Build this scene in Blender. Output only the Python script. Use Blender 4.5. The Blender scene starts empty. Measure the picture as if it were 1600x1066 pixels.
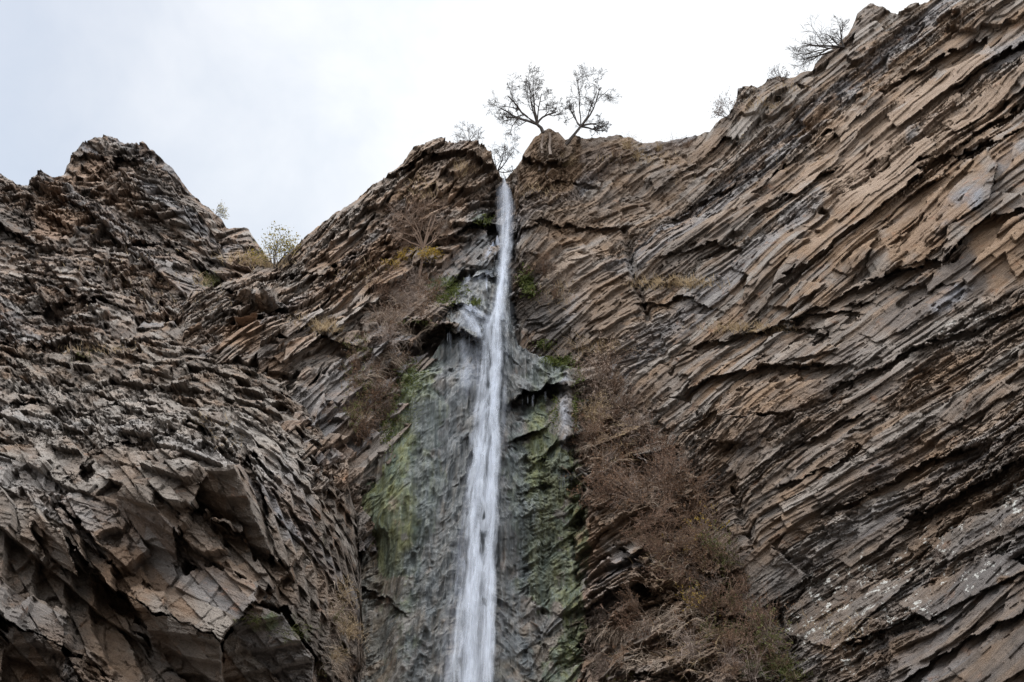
import bpy, math, random, os
import numpy as np
from mathutils import Vector, Matrix

Q = float(os.environ.get('SCENE_Q', '1.0'))      # sampling step multiplier, 1 = final
rng = np.random.default_rng(7)
random.seed(7)
scn = bpy.context.scene
COL = scn.collection
f32 = np.float32

# ------------------------------------------------------------------ camera model
FOC, TH = 1256.0, math.radians(30.0)
CAM = np.array([0, 0, 1.6], f32)
ST, CT = math.sin(TH), math.cos(TH)

def pix(u, v, Y):
    """world point on the sight line of photo position (u, v) at forward distance Y"""
    u = np.asarray(u, f32); v = np.asarray(v, f32); Y = np.asarray(Y, f32)
    s = (533.0 - v) / FOC
    dx = (u - 800.0) / FOC; dy = CT - s * ST; dz = ST + s * CT
    k = Y / dy
    return np.stack([dx * k + CAM[0], dy * k + CAM[1], dz * k + CAM[2]], -1).astype(f32)

# ------------------------------------------------------------------ noise
_perm = rng.permutation(1024).astype(np.int32)
_perm = np.concatenate([_perm, _perm])
_val = rng.random(1024).astype(f32)

def hsh(*ks):
    h = np.zeros(np.shape(ks[0]), np.int32)
    for k in ks:
        k = np.asarray(k)
        h = _perm[(h + (k.astype(np.int32) & 1023)) & 1023] if True else h
    return h

def hv(*ks):
    return _val[hsh(*ks)]

def vnoise(P, scale=1.0, seed=0):
    """value noise in [-1, 1]"""
    X = np.asarray(P, f32) * f32(scale) + f32(seed * 17.31 + 100.5)
    I = np.floor(X); Fr = X - I
    I = I.astype(np.int32) & 1023
    W = Fr * Fr * Fr * (Fr * (Fr * 6 - 15) + 10)
    res = np.zeros(X.shape[:-1], f32)
    px = [_perm[I[..., 0]], _perm[(I[..., 0] + 1) & 1023]]
    for a in (0, 1):
        wa = W[..., 0] if a else 1 - W[..., 0]
        for b in (0, 1):
            wb = wa * (W[..., 1] if b else 1 - W[..., 1])
            pb = _perm[(px[a] + I[..., 1] + b) & 1023]
            for c in (0, 1):
                wc = wb * (W[..., 2] if c else 1 - W[..., 2])
                res += wc * _val[_perm[(pb + I[..., 2] + c) & 1023]]
    return res * 2 - 1

def fbm(P, scale, octs=4, gain=0.5, seed=0):
    r = 0; a = 1.0
    for o in range(octs):
        r = r + a * vnoise(P, scale * 2.03 ** o, seed + o)
        a *= gain
    return r

def ridged(P, scale, octs=3, gain=0.5, seed=0):
    r = 0; a = 1.0
    for o in range(octs):
        r = r + a * (1 - 2 * np.abs(vnoise(P, scale * 2.03 ** o, seed + o)))
        a *= gain
    return r

def noise1(x, seed=0):
    i = np.floor(x); fr = x - i; i = i.astype(np.int32) + seed * 57
    w = fr * fr * (3 - 2 * fr)
    return (hv(i) * (1 - w) + hv(i + 1) * w) * 2 - 1

# ------------------------------------------------------------------ smooth depth fields from a few control points
def rbf(pts, lam=0.002):
    pts = np.array(pts, np.float64)
    X = pts[:, :2] / 1000; y = pts[:, 2]; n = len(pts)
    def ker(r2): return 0.5 * r2 * np.log(r2 + 1e-12)
    r2 = ((X[:, None] - X[None]) ** 2).sum(-1)
    A = np.zeros((n + 3, n + 3))
    A[:n, :n] = ker(r2) + lam * np.eye(n)
    A[:n, n:] = np.c_[np.ones(n), X]; A[n:, :n] = A[:n, n:].T
    w = np.linalg.solve(A, np.r_[y, 0, 0, 0])
    def fn(u, v):
        u = np.asarray(u, f32) / 1000; v = np.asarray(v, f32) / 1000
        r = w[n] + w[n + 1] * u + w[n + 2] * v
        for i in range(n):
            d2 = (u - X[i, 0]) ** 2 + (v - X[i, 1]) ** 2
            r = r + w[i] * 0.5 * d2 * np.log(d2 + 1e-12)
        return r.astype(f32)
    return fn

def poly_dist(u, v, poly):
    """signed distance (positive below the line) and fade by the ends, in photo pixels"""
    best = np.full(u.shape, 1e9, f32); side = np.zeros(u.shape, f32)
    for (x0, y0), (x1, y1) in zip(poly[:-1], poly[1:]):
        if x1 < x0: x0, y0, x1, y1 = x1, y1, x0, y0
        dx, dy = x1 - x0, y1 - y0; L2 = dx * dx + dy * dy
        t = np.clip(((u - x0) * dx + (v - y0) * dy) / L2, 0, 1)
        ex, ey = u - x0 - t * dx, v - y0 - t * dy
        d = np.sqrt(ex * ex + ey * ey)
        cr = (dx * (v - y0) - dy * (u - x0)) / math.sqrt(L2)
        m = d < best
        best = np.where(m, d, best); side = np.where(m, np.sign(cr), side)
    return best, side

def smooth(e0, e1, x):
    t = np.clip((x - e0) / (e1 - e0), 0, 1)
    return t * t * (3 - 2 * t)

def inside(u, v, poly):
    r = np.zeros(u.shape, bool); n = len(poly)
    for i in range(n):
        (x0, y0), (x1, y1) = poly[i], poly[(i + 1) % n]
        if y0 == y1: continue
        cond = ((y0 > v) != (y1 > v)) & (u < (x1 - x0) * (v - y0) / (y1 - y0) + x0)
        r ^= cond
    return r

def plane_Y(u, v, pts):
    """forward distance at which the sight lines meet the plane through three points"""
    q = [pix(*p).astype(np.float64) for p in pts]
    n = np.cross(q[1] - q[0], q[2] - q[0]); d = np.dot(n, q[0] - CAM)
    s = (533.0 - v) / FOC
    dx = (u - 800.0) / FOC; dy = CT - s * ST; dz = ST + s * CT
    return (d / (dx * n[0] + dy * n[1] + dz * n[2]) * dy).astype(f32)

# ------------------------------------------------------------------ mesh helpers
def mesh_from_grid(name, P, attrs, mat, kind='structure', parent=None):
    nr, nc = P.shape[:2]
    me = bpy.data.meshes.new(name)
    nv = nr * nc
    me.vertices.add(nv)
    me.vertices.foreach_set('co', np.ascontiguousarray(P, f32).ravel())
    idx = np.arange(nv, dtype=np.int32).reshape(nr, nc)
    q = np.stack([idx[:-1, :-1], idx[1:, :-1], idx[1:, 1:], idx[:-1, 1:]], -1).reshape(-1)
    nf = (nr - 1) * (nc - 1)
    me.loops.add(nf * 4); me.loops.foreach_set('vertex_index', q)
    me.polygons.add(nf)
    me.polygons.foreach_set('loop_start', np.arange(0, nf * 4, 4, dtype=np.int32))
    me.update(calc_edges=True)
    for k, a in attrs.items():
        a = np.ascontiguousarray(a, f32)
        if a.ndim == 3 and a.shape[-1] == 3:
            at = me.attributes.new(k, 'FLOAT_VECTOR', 'POINT'); at.data.foreach_set('vector', a.ravel())
        elif a.ndim == 3:
            at = me.attributes.new(k, 'FLOAT_COLOR', 'POINT'); at.data.foreach_set('color', a.ravel())
        else:
            at = me.attributes.new(k, 'FLOAT', 'POINT'); at.data.foreach_set('value', a.ravel())
    me.materials.append(mat)
    o = bpy.data.objects.new(name, me); COL.objects.link(o)
    if kind: o['kind'] = kind
    if parent: o.parent = parent
    return o

MASSES = []

def norm(v):
    v = np.asarray(v, np.float64); return v / np.linalg.norm(v)

def frame_from(depth, p0, p1, tilt=0.15, face=None):
    """bedding frame: a runs along the beds seen between two photo points, b across them, c out of the face"""
    A = pix(p0[0], p0[1], depth(np.float32(p0[0]), np.float32(p0[1])))
    B = pix(p1[0], p1[1], depth(np.float32(p1[0]), np.float32(p1[1])))
    a = norm(B - A)
    c0 = norm(face if face is not None else (0, -1, tilt))
    b = norm(np.cross(c0, a))
    if b[2] < 0: b = -b
    c = norm(np.cross(a, b))
    if np.dot(c, c0) < 0: c = -c
    return [x.astype(f32) for x in (a, b, c)]

def facets(P, fr, La, Lb, Lc, k, seed, tilt=0.6, skew=0.35, mask=None, out=None, rnd=0.3, bedout=0.8, shing=0.5, bend=None):
    """break the surface into jointed blocks whose faces are flat and stand proud by different amounts"""
    a, b, c = fr
    A = P @ a; B = P @ b; C = P @ c
    if bend is not None: B = bend(P, A, B)
    Bw = B + 0.45 * Lb * noise1(B / (2.1 * Lb), seed) + 0.5 * Lb * vnoise(P, 0.4 / La, seed + 3)
    ib = np.floor(Bw / Lb); fb = Bw / Lb - ib - 0.5
    ib = ib.astype(np.int32)
    Aw = A + hv(ib, seed + 1) * 9 * La + 0.10 * La * vnoise(P, 0.8 / La, seed + 5) + skew * B
    wa = 0.6 + 0.9 * hv(ib, seed + 9)
    ia = np.floor(Aw / (La * wa)); fa = Aw / (La * wa) - ia - 0.5
    ia = ia.astype(np.int32)
    h1 = hv(ia, ib, seed + 11); h2 = hv(ia, ib, seed + 12) - 0.5; h3 = hv(ia, ib, seed + 13) - 0.5; h4 = hv(ia, ib, seed + 14) - 0.5
    Ct = C + h1 * Lc + tilt * (h2 * fa * La + h3 * fb * Lb * 2)
    hb = hv(ib, seed + 16) - 0.5
    D = (np.round(Ct / Lc) * Lc - Ct) + rnd * h4 * Lc + bedout * hb * Lc
    if shing: D = D - shing * Lc * fb
    if mask is not None: D = D * mask
    return P + (k * D)[..., None] * out, h1, hv(ib, seed + 21), ib

def build_mass(name, ridge, u0, u1, vbot, depth, fr, scales, fbms, strokes=(), blobs=(), masks=(), step=1.3,
               plunge=(0, 0), plunge_d=6.0, back=(1.0, -0.25), post=None, mat=None, warp=None, snap_mask=None, rows_mul=1.0, ridge_noise=1.0, faces=(), bend=None):
    st = step * Q
    nc = int((u1 - u0) / st) + 1
    us = np.linspace(u0, u1, nc).astype(f32)
    rx = [p[0] for p in ridge]; ry = [p[1] for p in ridge]
    vt = np.interp(us, rx, ry).astype(f32)
    xx = np.stack([us, us * 0, us * 0], -1)
    vt = vt + ridge_noise * (2.2 * fbm(xx, 1 / 17.0, 3, 0.6, 5) + 2.0 * np.round(2 * vnoise(xx, 1 / 11.0, 9)) / 2)
    nr = int((vbot - vt.min()) / (st / rows_mul)) + 1
    t = np.linspace(0, 1, nr).astype(f32)
    U = np.repeat(us[None], nr, 0)
    kw = np.exp(-0.5 * (np.arange(-90, 91) * (us[1] - us[0]) / 26.0) ** 2); kw /= kw.sum()
    vs = np.convolve(np.pad(vt, 90, mode='reflect', reflect_type='odd'), kw, 'valid').astype(f32)
    V = vs[None] + (vbot - vs[None]) * t[:, None]
    V = V + (vt - vs)[None] * np.exp(-(V - vs[None]) / 60.0)
    Y = depth(U, V)
    # shapes seen in the photo: ledges (undercut below a line), cracks, and rounded bulges or hollows
    J = np.stack([U, V, U * 0], -1)
    q1 = np.floor((U + 0.45 * V + 6 * vnoise(J, 1 / 20.0, 35)) / 17.0).astype(np.int32); q2 = np.floor((V - 0.3 * U) / 33.0).astype(np.int32)
    ju = U + 3 * vnoise(J, 1 / 34.0, 31) + 2.0 * vnoise(J, 1 / 8.0, 33)
    jv = V + 3 * vnoise(J, 1 / 34.0, 32) + 2.0 * vnoise(J, 1 / 8.0, 34) + 9 * (hv(q1, q2, 77) - 0.5)
    for s in strokes:
        kind, poly, d, w = s[:4]
        xs = [p[0] for p in poly]; ys = [p[1] for p in poly]; m = 4 * w + 12
        c0, c1 = np.searchsorted(us, [min(xs) - m, max(xs) + m])
        if c1 - c0 < 2: continue
        sl = (slice(None), slice(c0, c1))
        uu, vv = ju[sl], jv[sl]
        rowsel = np.where(((vv > min(ys) - m) & (vv < max(ys) + m)).any(1))[0]
        if len(rowsel) < 2: continue
        sl = (slice(rowsel[0], rowsel[-1] + 1), slice(c0, c1))
        uu, vv = ju[sl], jv[sl]
        dist, side = poly_dist(uu, vv, poly)
        if kind == 'ledge':
            below = np.exp(-(dist / w) ** 1.3) * (side > 0)
            above = np.exp(-dist / (0.7 * w)) * (side <= 0)
            Y[sl] += d * below - 0.35 * d * above
        elif kind == 'step':      # everything beneath the line stands back, fading out slowly
            Y[sl] += d * np.where(side > 0, np.exp(-(dist / w)), 0)
        else:
            Y[sl] += d * np.exp(-(dist / w) ** 2)
    calm = np.ones(U.shape, f32)
    for fc_ in faces:
        poly, pl3 = fc_[:2]
        lo, hi = min(p[0] for p in poly) - 14, max(p[0] for p in poly) + 14
        c0, c1 = np.searchsorted(us, [lo, hi])
        if c1 - c0 < 2: continue
        sl = (slice(None), slice(c0, c1))
        ku, kv = U[sl] + 0.55 * (ju[sl] - U[sl]), V[sl] + 0.55 * (jv[sl] - V[sl])
        ins = inside(ku, kv, poly)
        yp = plane_Y(U[sl], V[sl], pl3)
        Y[sl] = np.where(ins, yp, Y[sl]); calm[sl] = np.where(ins, fc_[2] if len(fc_) > 2 else 0.55, calm[sl])
    for (cu, cv, ru, rv, ang, d) in blobs:
        ca, sa = math.cos(math.radians(ang)), math.sin(math.radians(ang))
        x = ((U - cu) * ca + (V - cv) * sa) / ru; y = (-(U - cu) * sa + (V - cv) * ca) / rv
        Y += d * np.exp(-(x * x + y * y))
    pl = 0
    en = 14 * fbm(J, 1 / 60.0, 4, 0.6, 36)
    if plunge[0]: pl = pl + (1 - smooth(0, plunge[0], U - u0 - 8 - en)) ** 2
    if plunge[1]: pl = pl + (1 - smooth(0, plunge[1], u1 - U - 8 - en)) ** 2
    Y = Y + plunge_d * pl
    P = pix(U, V, Y)
    # rows behind the ridge: the mass goes on backwards
    K = 14
    P0 = P[0]
    br = []
    for i in range(K, 0, -1):
        e = 0.06 * i ** 1.9
        p = P0.copy(); p[:, 1] += e * back[0]; p[:, 2] += e * back[1] - 0.02 * i; p[:, 0] += e * 0.02 * P0[:, 0]
        br.append(p)
    P = np.concatenate([np.array(br, f32), P], 0)
    U = np.concatenate([np.repeat(U[:1], K, 0), U], 0); V = np.concatenate([np.repeat(V[:1], K, 0), V], 0)
    # mask channels
    ch = {}
    Jp = np.stack([U, V, U * 0], -1)
    jn = fbm(Jp, 1 / 45.0, 4, 0.55, 71)
    for (c, cu, cv, ru, rv, ang, val) in masks:
        ca, sa = math.cos(math.radians(ang)), math.sin(math.radians(ang))
        x = ((U - cu) * ca + (V - cv) * sa) / ru; y = (-(U - cu) * sa + (V - cv) * ca) / rv
        g = np.clip(1.35 - np.sqrt(x * x + y * y) + 0.45 * jn, 0, 1)
        ch[c] = np.clip(ch.get(c, 0) + val * smooth(0, 0.7, g), 0, 1)
    zero = np.zeros(U.shape, f32)
    a, b, c = fr
    if warp is not None:
        P = warp(P, U, V)
    # the blocks stand out of the face, outward and down into the gorge
    tog = CAM - P; tog /= np.linalg.norm(tog, axis=-1, keepdims=True)
    out = 0.25 * c + 0.75 * tog
    out /= np.maximum((out @ c), 0.35)[..., None]
    calm = np.concatenate([np.repeat(calm[:1], K, 0), calm], 0)
    Sx = np.stack([P @ a * 0.35, P @ b * 1.3, P @ c * 0.6], -1)
    rough = 0.18 + 0.82 * smooth(-0.40, 0.45, fbm(Sx, 0.30, 3, 0.55, 77))
    bed0 = None
    for q_, (amp, sc, oc, seed) in enumerate(fbms):
        P = P + (amp * (rough if q_ else 1) * fbm(P, sc, oc if q_ else 2, 0.5, seed))[..., None] * out
    bedh = blkh = None
    sm = calm * (snap_mask(U, V) if snap_mask else 1)
    sm = sm * (0.45 + 0.55 * smooth(0, 26, V - V[0]))
    for i, sc_ in enumerate(scales):
        La, Lb, Lc, k, tilt, skew = sc_[:6]
        fi = fr
        if len(sc_) > 6:
            t_ = math.radians(sc_[6]); fi = [(a * math.cos(t_) + b * math.sin(t_)).astype(f32), (b * math.cos(t_) - a * math.sin(t_)).astype(f32), c]
        g_ = sc_[7](U, V) if len(sc_) > 7 else 1
        lv_ = 2 if Lb < 0.25 else 1 if Lb < 0.6 else 0
        P, h, hb, ib = facets(P, fi, La, Lb, Lc, k, 40 + 30 * i + len(name), tilt, skew, sm * g_ * (rough if lv_ == 2 else 0.45 + 0.55 * rough if lv_ == 1 else 1), out, bend=bend)
        if i == 0: bed0 = hb
        if i == 1: bedh, blkh = hb, h
    if post is not None:
        P = post(P, U, V, (a, b, out))
    sc_n = 0.3 if post is not None else 1.0
    P = P + (sc_n * (0.012 * vnoise(P, 9.0, 91) + 0.02 * vnoise(P, 4.0, 92)))[..., None] * out
    rc = np.stack([P @ a, P @ b, P @ c], -1)
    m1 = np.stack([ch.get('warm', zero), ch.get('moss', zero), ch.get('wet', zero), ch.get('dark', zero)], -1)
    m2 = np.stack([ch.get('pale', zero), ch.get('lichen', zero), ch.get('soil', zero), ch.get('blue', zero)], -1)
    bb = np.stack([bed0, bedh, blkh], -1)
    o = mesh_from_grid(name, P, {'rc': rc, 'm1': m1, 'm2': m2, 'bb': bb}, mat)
    MASSES.append(dict(name=name, us=us, vt=vt, vbot=vbot, P=P[K:], K=K, nr=nr))
    return o

def project(P):
    d = np.asarray(P, f32) - CAM
    z = d[..., 1] * CT + d[..., 2] * ST
    y = -d[..., 1] * ST + d[..., 2] * CT
    return 800 + FOC * d[..., 0] / z, 533 - FOC * y / z, z

def surf(u, v, only=None):
    """nearest rock point (and its normal) at a photo position"""
    best = None
    for m in MASSES:
        if only and m['name'] != only: continue
        us = m['us']
        if not (us[0] < u < us[-1]): continue
        i = int(round((u - us[0]) / (us[1] - us[0])))
        tv = (v - m['vt'][i]) / (m['vbot'] - m['vt'][i])
        if tv < -0.004 or tv > 1: continue
        j = min(max(int(round(tv * (m['nr'] - 1))), 0), m['nr'] - 1)
        p = m['P'][j, i]
        for _ in range(5):     # the relief shifted the point a little: follow it back
            pu, pv, _z = project(p)
            i = int(np.clip(i + round(0.8 * (u - pu) / (us[1] - us[0])), 1, len(us) - 2))
            tv = (v - m['vt'][i]) / (m['vbot'] - m['vt'][i])
            j = int(np.clip(j + round(0.8 * (v - pv) * (m['nr'] - 1) / (m['vbot'] - m['vt'][i])), 1, m['nr'] - 2))
            p = m['P'][j, i]
        z = float(project(p)[2])
        if best is None or z < best[0]:
            best = (z, p, m, i, j)
    if best is None: return None
    z, p, m, i, j = best
    P = m['P']; r = 6
    i0, i1 = max(i - r, 0), min(i + r, P.shape[1] - 1); j0, j1 = max(j - r, 0), min(j + r, P.shape[0] - 1)
    n = np.cross(P[j, i1] - P[j, i0], P[j0, i] - P[j1, i])
    n = norm(n)
    if np.dot(n, p - CAM) > 0: n = -n
    return p.astype(np.float64), n, z

# ------------------------------------------------------------------ materials
def mat_new(name):
    m = bpy.data.materials.new(name); m.use_nodes = True
    nt = m.node_tree; nt.nodes.clear()
    return m, nt

class NB:
    """short hand for wiring shader nodes"""
    def __init__(s, nt): s.nt = nt
    def n(s, t, **k):
        x = s.nt.nodes.new(t)
        for a, b in k.items(): setattr(x, a, b)
        return x
    def link(s, a, b): s.nt.links.new(a, b)
    def set(s, sock, v):
        if hasattr(v, 'is_output'): s.link(v, sock)
        else: sock.default_value = v
    def noise(s, vec, scale, detail=4, rough=0.55, dist=0.0):
        x = s.n('ShaderNodeTexNoise'); s.link(vec, x.inputs['Vector'])
        x.inputs['Scale'].default_value = scale; x.inputs['Detail'].default_value = detail
        x.inputs['Roughness'].default_value = rough; x.inputs['Distortion'].default_value = dist
        return x.outputs['Fac']
    def mapr(s, v, a, b, c=0.0, d=1.0):
        x = s.n('ShaderNodeMapRange'); s.set(x.inputs[0], v)
        for i, q in enumerate((a, b, c, d)): x.inputs[i + 1].default_value = q
        return x.outputs[0]
    def math(s, op, a, b=0.0, clamp=False):
        x = s.n('ShaderNodeMath', operation=op); x.use_clamp = clamp
        s.set(x.inputs[0], a); s.set(x.inputs[1], b); return x.outputs[0]
    def mix(s, f, a, b, mode='MIX'):
        x = s.n('ShaderNodeMix', data_type='RGBA', blend_type=mode); x.clamp_factor = True
        s.set(x.inputs[0], f)
        for sock, v in ((x.inputs[6], a), (x.inputs[7], b)):
            if isinstance(v, tuple): v = (*v, 1.0) if len(v) == 3 else v
            s.set(sock, v)
        return x.outputs[2]
    def scale(s, vec, sc):
        x = s.n('ShaderNodeMapping'); s.link(vec, x.inputs['Vector']); x.inputs['Scale'].default_value = sc
        return x.outputs[0]
    def attr(s, name):
        return s.n('ShaderNodeAttribute', attribute_name=name)

def rock_material(name, grey=(0.190, 0.153, 0.127), dark=(0.100, 0.082, 0.071), warm=(0.285, 0.196, 0.128), pale=(0.30, 0.27, 0.245), blue=(0.20, 0.205, 0.225), lichen_amt=0.0, str_scale=1.0, flow=False):
    m, nt = mat_new(name); b = NB(nt)
    rc = b.attr('rc').outputs['Vector']; m1 = b.attr('m1'); m2 = b.attr('m2'); bb = b.attr('bb')
    s1 = b.n('ShaderNodeSeparateColor'); b.link(m1.outputs['Color'], s1.inputs[0])
    s2 = b.n('ShaderNodeSeparateColor'); b.link(m2.outputs['Color'], s2.inputs[0])
    sb = b.n('ShaderNodeSeparateXYZ'); b.link(bb.outputs['Vector'], sb.inputs[0])
    warmM, mossM, wetM, darkM = s1.outputs[0], s1.outputs[1], s1.outputs[2], m1.outputs['Alpha']
    paleM, lichM, soilM, blueM = s2.outputs[0], s2.outputs[1], s2.outputs[2], m2.outputs['Alpha']
    obj = b.n('ShaderNodeTexCoord').outputs['Object']
    strat = b.scale(obj, (4.5, 4.5, 0.14)) if flow else b.scale(rc, (0.32, 5.0, 1.0))
    iso = b.scale(obj, (1, 1, 0.07)) if flow else obj
    nA = b.noise(obj, 0.55, 5, 0.6)
    nB = b.noise(strat, 1.2 * str_scale, 6, 0.65, 0.4)
    nC = b.noise(strat, 6.0 * str_scale, 6, 0.7)
    nD = b.noise(iso, 7.0, 6, 0.7)
    nE = b.noise(iso, 28.0, 4, 0.7)
    nF = b.noise(b.scale(obj, (7.0, 7.0, 0.10)), 1.0, 5, 0.7, 0.2)
    f1 = b.mapr(nB, 0.36, 0.64)
    col = b.mix(f1, dark, grey)
    col = b.mix(b.math('MULTIPLY', b.mapr(sb.outputs[1], 0.55, 0.9), 0.65), col, pale)
    col = b.mix(b.math('MULTIPLY', b.mapr(sb.outputs[0], 0.72, 0.95), 0.5), col, blue)
    col = b.mix(blueM, col, b.mix(nC, (0.14, 0.145, 0.165), (0.27, 0.275, 0.30)))
    wsel = b.math('ADD', b.math('MULTIPLY', sb.outputs[2], 0.35), b.math('MULTIPLY', nA, 1.3))
    wsel = b.math('ADD', b.math('SUBTRACT', wsel, 0.78), b.math('MULTIPLY', warmM, 0.55))
    wcol = b.mix(b.mapr(nB, 0.3, 0.7), (warm[0] * 0.62, warm[1] * 0.56, warm[2] * 0.52), warm)
    col = b.mix(b.math('MULTIPLY', b.mapr(wsel, -0.05, 0.4), 0.9), col, wcol)
    rust = b.math('MULTIPLY', b.mapr(b.noise(obj, 1.7, 5, 0.65), 0.60, 0.74), 0.6)
    col = b.mix(rust, col, (0.27, 0.13, 0.065))
    col = b.mix(paleM, col, b.mix(nC, (0.24, 0.22, 0.205), (0.50, 0.47, 0.44)))
    col = b.mix(soilM, col, b.mix(nD, (0.10, 0.065, 0.042), (0.23, 0.155, 0.10)))
    col = b.mix(darkM, col, b.mix(nC, (0.03, 0.027, 0.025), (0.09, 0.078, 0.07)))  # dark rock, plus shade painted in under ledges and low on the walls
    # fine mineral variation
    col = b.mix(0.55, col, b.mix(b.mapr(nC, 0.3, 0.7), (0.7, 0.7, 0.7), (1.25, 1.24, 1.22)), 'MULTIPLY')
    col = b.mix(0.6, col, b.mix(b.mapr(nE, 0.28, 0.72), (0.68, 0.68, 0.69), (1.3, 1.3, 1.28)), 'MULTIPLY')
    # white lichen crusts
    lv = b.math('ADD', b.math('MULTIPLY', lichM, 0.14), b.noise(obj, 4.2, 5, 0.72))
    lich = b.math('MULTIPLY', b.mapr(lv, 0.715, 0.735), b.mapr(b.math('ADD', lichM, lichen_amt), 0.05, 0.3))
    col = b.mix(b.math('MULTIPLY', lich, 0.85), col, b.mix(nE, (0.35, 0.35, 0.33), (0.66, 0.66, 0.62)))
    # algae and moss
    mn = b.math('ADD', b.math('MULTIPLY', mossM, 1.0), b.math('MULTIPLY', b.math('SUBTRACT', b.noise(b.scale(obj, (1.6, 1.6, 0.55)), 1.6, 6, 0.7), 0.5), 1.5))
    msel = b.math('MULTIPLY', b.mapr(b.math('ADD', mn, b.math('MULTIPLY', b.math('SUBTRACT', nE, 0.5), 0.7)), 0.42, 0.66), b.mapr(mossM, 0.02, 0.2))
    mcol = b.mix(b.mapr(b.noise(b.scale(obj, (1, 1, 0.4)), 2.3, 4), 0.35, 0.65), (0.088, 0.118, 0.086), (0.145, 0.152, 0.055))
    mcol = b.mix(b.mapr(nD, 0.3, 0.7), b.mix(0.3, mcol, (0.06, 0.07, 0.05)), mcol)
    col = b.mix(b.math('MULTIPLY', msel, 0.85), col, mcol)
    # water-darkened rock
    wetc = b.mix(b.mapr(nC, 0.3, 0.7), (0.036, 0.043, 0.048), (0.085, 0.098, 0.107))
    wetn = b.math('MULTIPLY', wetM, b.mapr(b.noise(b.scale(obj, (2.2, 1.0, 0.16)), 1.6, 5, 0.65), 0.30, 0.55, 0.45, 1.0))
    col = b.mix(b.math('MULTIPLY', wetn, 0.85), col, wetc)
    if flow:   # seep lines: thin dark runs and pale lime runs down the face
        col = b.mix(b.math('MULTIPLY', b.mapr(nF, 0.56, 0.66), 0.75), col, (0.03, 0.034, 0.036))
        col = b.mix(b.math('MULTIPLY', b.mapr(nF, 0.42, 0.34), 0.45), col, (0.24, 0.25, 0.25))
    bs = b.n('ShaderNodeBsdfPrincipled')
    b.link(col, bs.inputs['Base Color'])
    b.link(b.mapr(wetM, 0, 1, 0.9, 0.44), bs.inputs['Roughness'])
    bs.inputs['Specular IOR Level'].default_value = 0.3
    h = b.math('ADD', b.math('MULTIPLY', nC, 0.9), b.math('ADD', b.math('MULTIPLY', nE, 0.45), b.math('MULTIPLY', nD, 0.6)))
    bu = b.n('ShaderNodeBump'); bu.inputs['Strength'].default_value = 0.9; bu.inputs['Distance'].default_value = 0.04 if flow else 0.085
    b.link(h, bu.inputs['Height']); b.link(bu.outputs[0], bs.inputs['Normal'])
    out = b.n('ShaderNodeOutputMaterial'); b.link(bs.outputs[0], out.inputs[0])
    return m

M_ROCK_R = rock_material('right_wall_rock')
M_ROCK_A = rock_material('peak_rock', grey=(0.18, 0.150, 0.130), dark=(0.080, 0.067, 0.060), warm=(0.27, 0.185, 0.13))
M_ROCK_B = rock_material('outcrop_rock', grey=(0.165, 0.137, 0.115), dark=(0.080, 0.066, 0.056), warm=(0.22, 0.152, 0.104), pale=(0.26, 0.228, 0.20))
M_ROCK_C = rock_material('centre_rock', grey=(0.215, 0.178, 0.15), dark=(0.11, 0.09, 0.078), warm=(0.29, 0.195, 0.13))
M_ROCK_T = rock_material('tufa_rock', grey=(0.17, 0.16, 0.14), dark=(0.085, 0.085, 0.078), warm=(0.22, 0.17, 0.12), str_scale=0.8, flow=True)

#@@MASSES
# ------------------------------------------------------------------ left peak
A_ridge = [(-260, 210), (-120, 262), (-40, 258), (0, 268), (20, 280), (40, 281), (47, 270), (62, 265), (75, 270), (92, 266), (113, 250), (118, 238), (132, 226),
           (150, 218), (162, 210), (176, 212), (190, 218), (203, 220), (210, 226), (224, 224), (234, 232), (250, 248), (268, 266), (290, 290),
           (312, 312), (332, 330), (345, 338), (352, 352), (372, 352), (388, 358), (398, 374), (410, 392), (420, 408), (440, 414), (520, 430), (560, 520)]
A_depth = rbf([(0, 270, 50), (170, 210, 54), (330, 330, 52), (430, 410, 47), (0, 400, 44), (170, 330, 48), (170, 450, 40), (300, 430, 43), (0, 560, 34),
               (200, 560, 34), (330, 540, 38), (430, 520, 40), (-200, 300, 44), (-200, 600, 28), (500, 480, 46), (200, 680, 30), (0, 680, 29), (400, 680, 36)])
frA = frame_from(A_depth, (110, 420), (190, 480), face=(0.3, -0.93, -0.15))
A_strokes = [('ledge', [(120, 240), (170, 238), (215, 262)], 1.6, 14), ('ledge', [(165, 262), (240, 232)], 1.6, 16),
             ('crack', [(345, 345), (325, 420), (345, 470)], 1.8, 14), ('ledge', [(0, 350), (30, 362), (60, 385)], 1.8, 16),
             ('ledge', [(0, 540), (50, 538)], 2.5, 26), ('crack', [(250, 470), (215, 540), (230, 560)], 1.5, 12),
             ('ledge', [(60, 480), (160, 470), (240, 500)], 1.0, 12), ('ledge', [(200, 380), (260, 372), (330, 420)], 1.0, 14),
             ('crack', [(40, 275), (90, 330), (100, 380)], 0.8, 10)]
A_masks = [('warm', 90, 355, 50, 25, -10, 0.8), ('warm', 135, 270, 40, 16, -15, 0.7), ('warm', 190, 300, 45, 30, 40, 0.55), ('warm', 80, 330, 26, 40, 0, 0.5),
           ('dark', 330, 400, 22, 50, 0, 0.4), ('dark', 20, 355, 40, 20, 0, 0.6), ('dark', 190, 245, 18, 14, 0, 0.4), ('soil', 390, 405, 45, 14, 25, 0.6),
           ('moss', 160, 545, 70, 10, 0, 0.35), ('moss', 330, 440, 22, 14, 0, 0.5), ('dark', 250, 300, 70, 90, 35, 0.25)]
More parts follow.
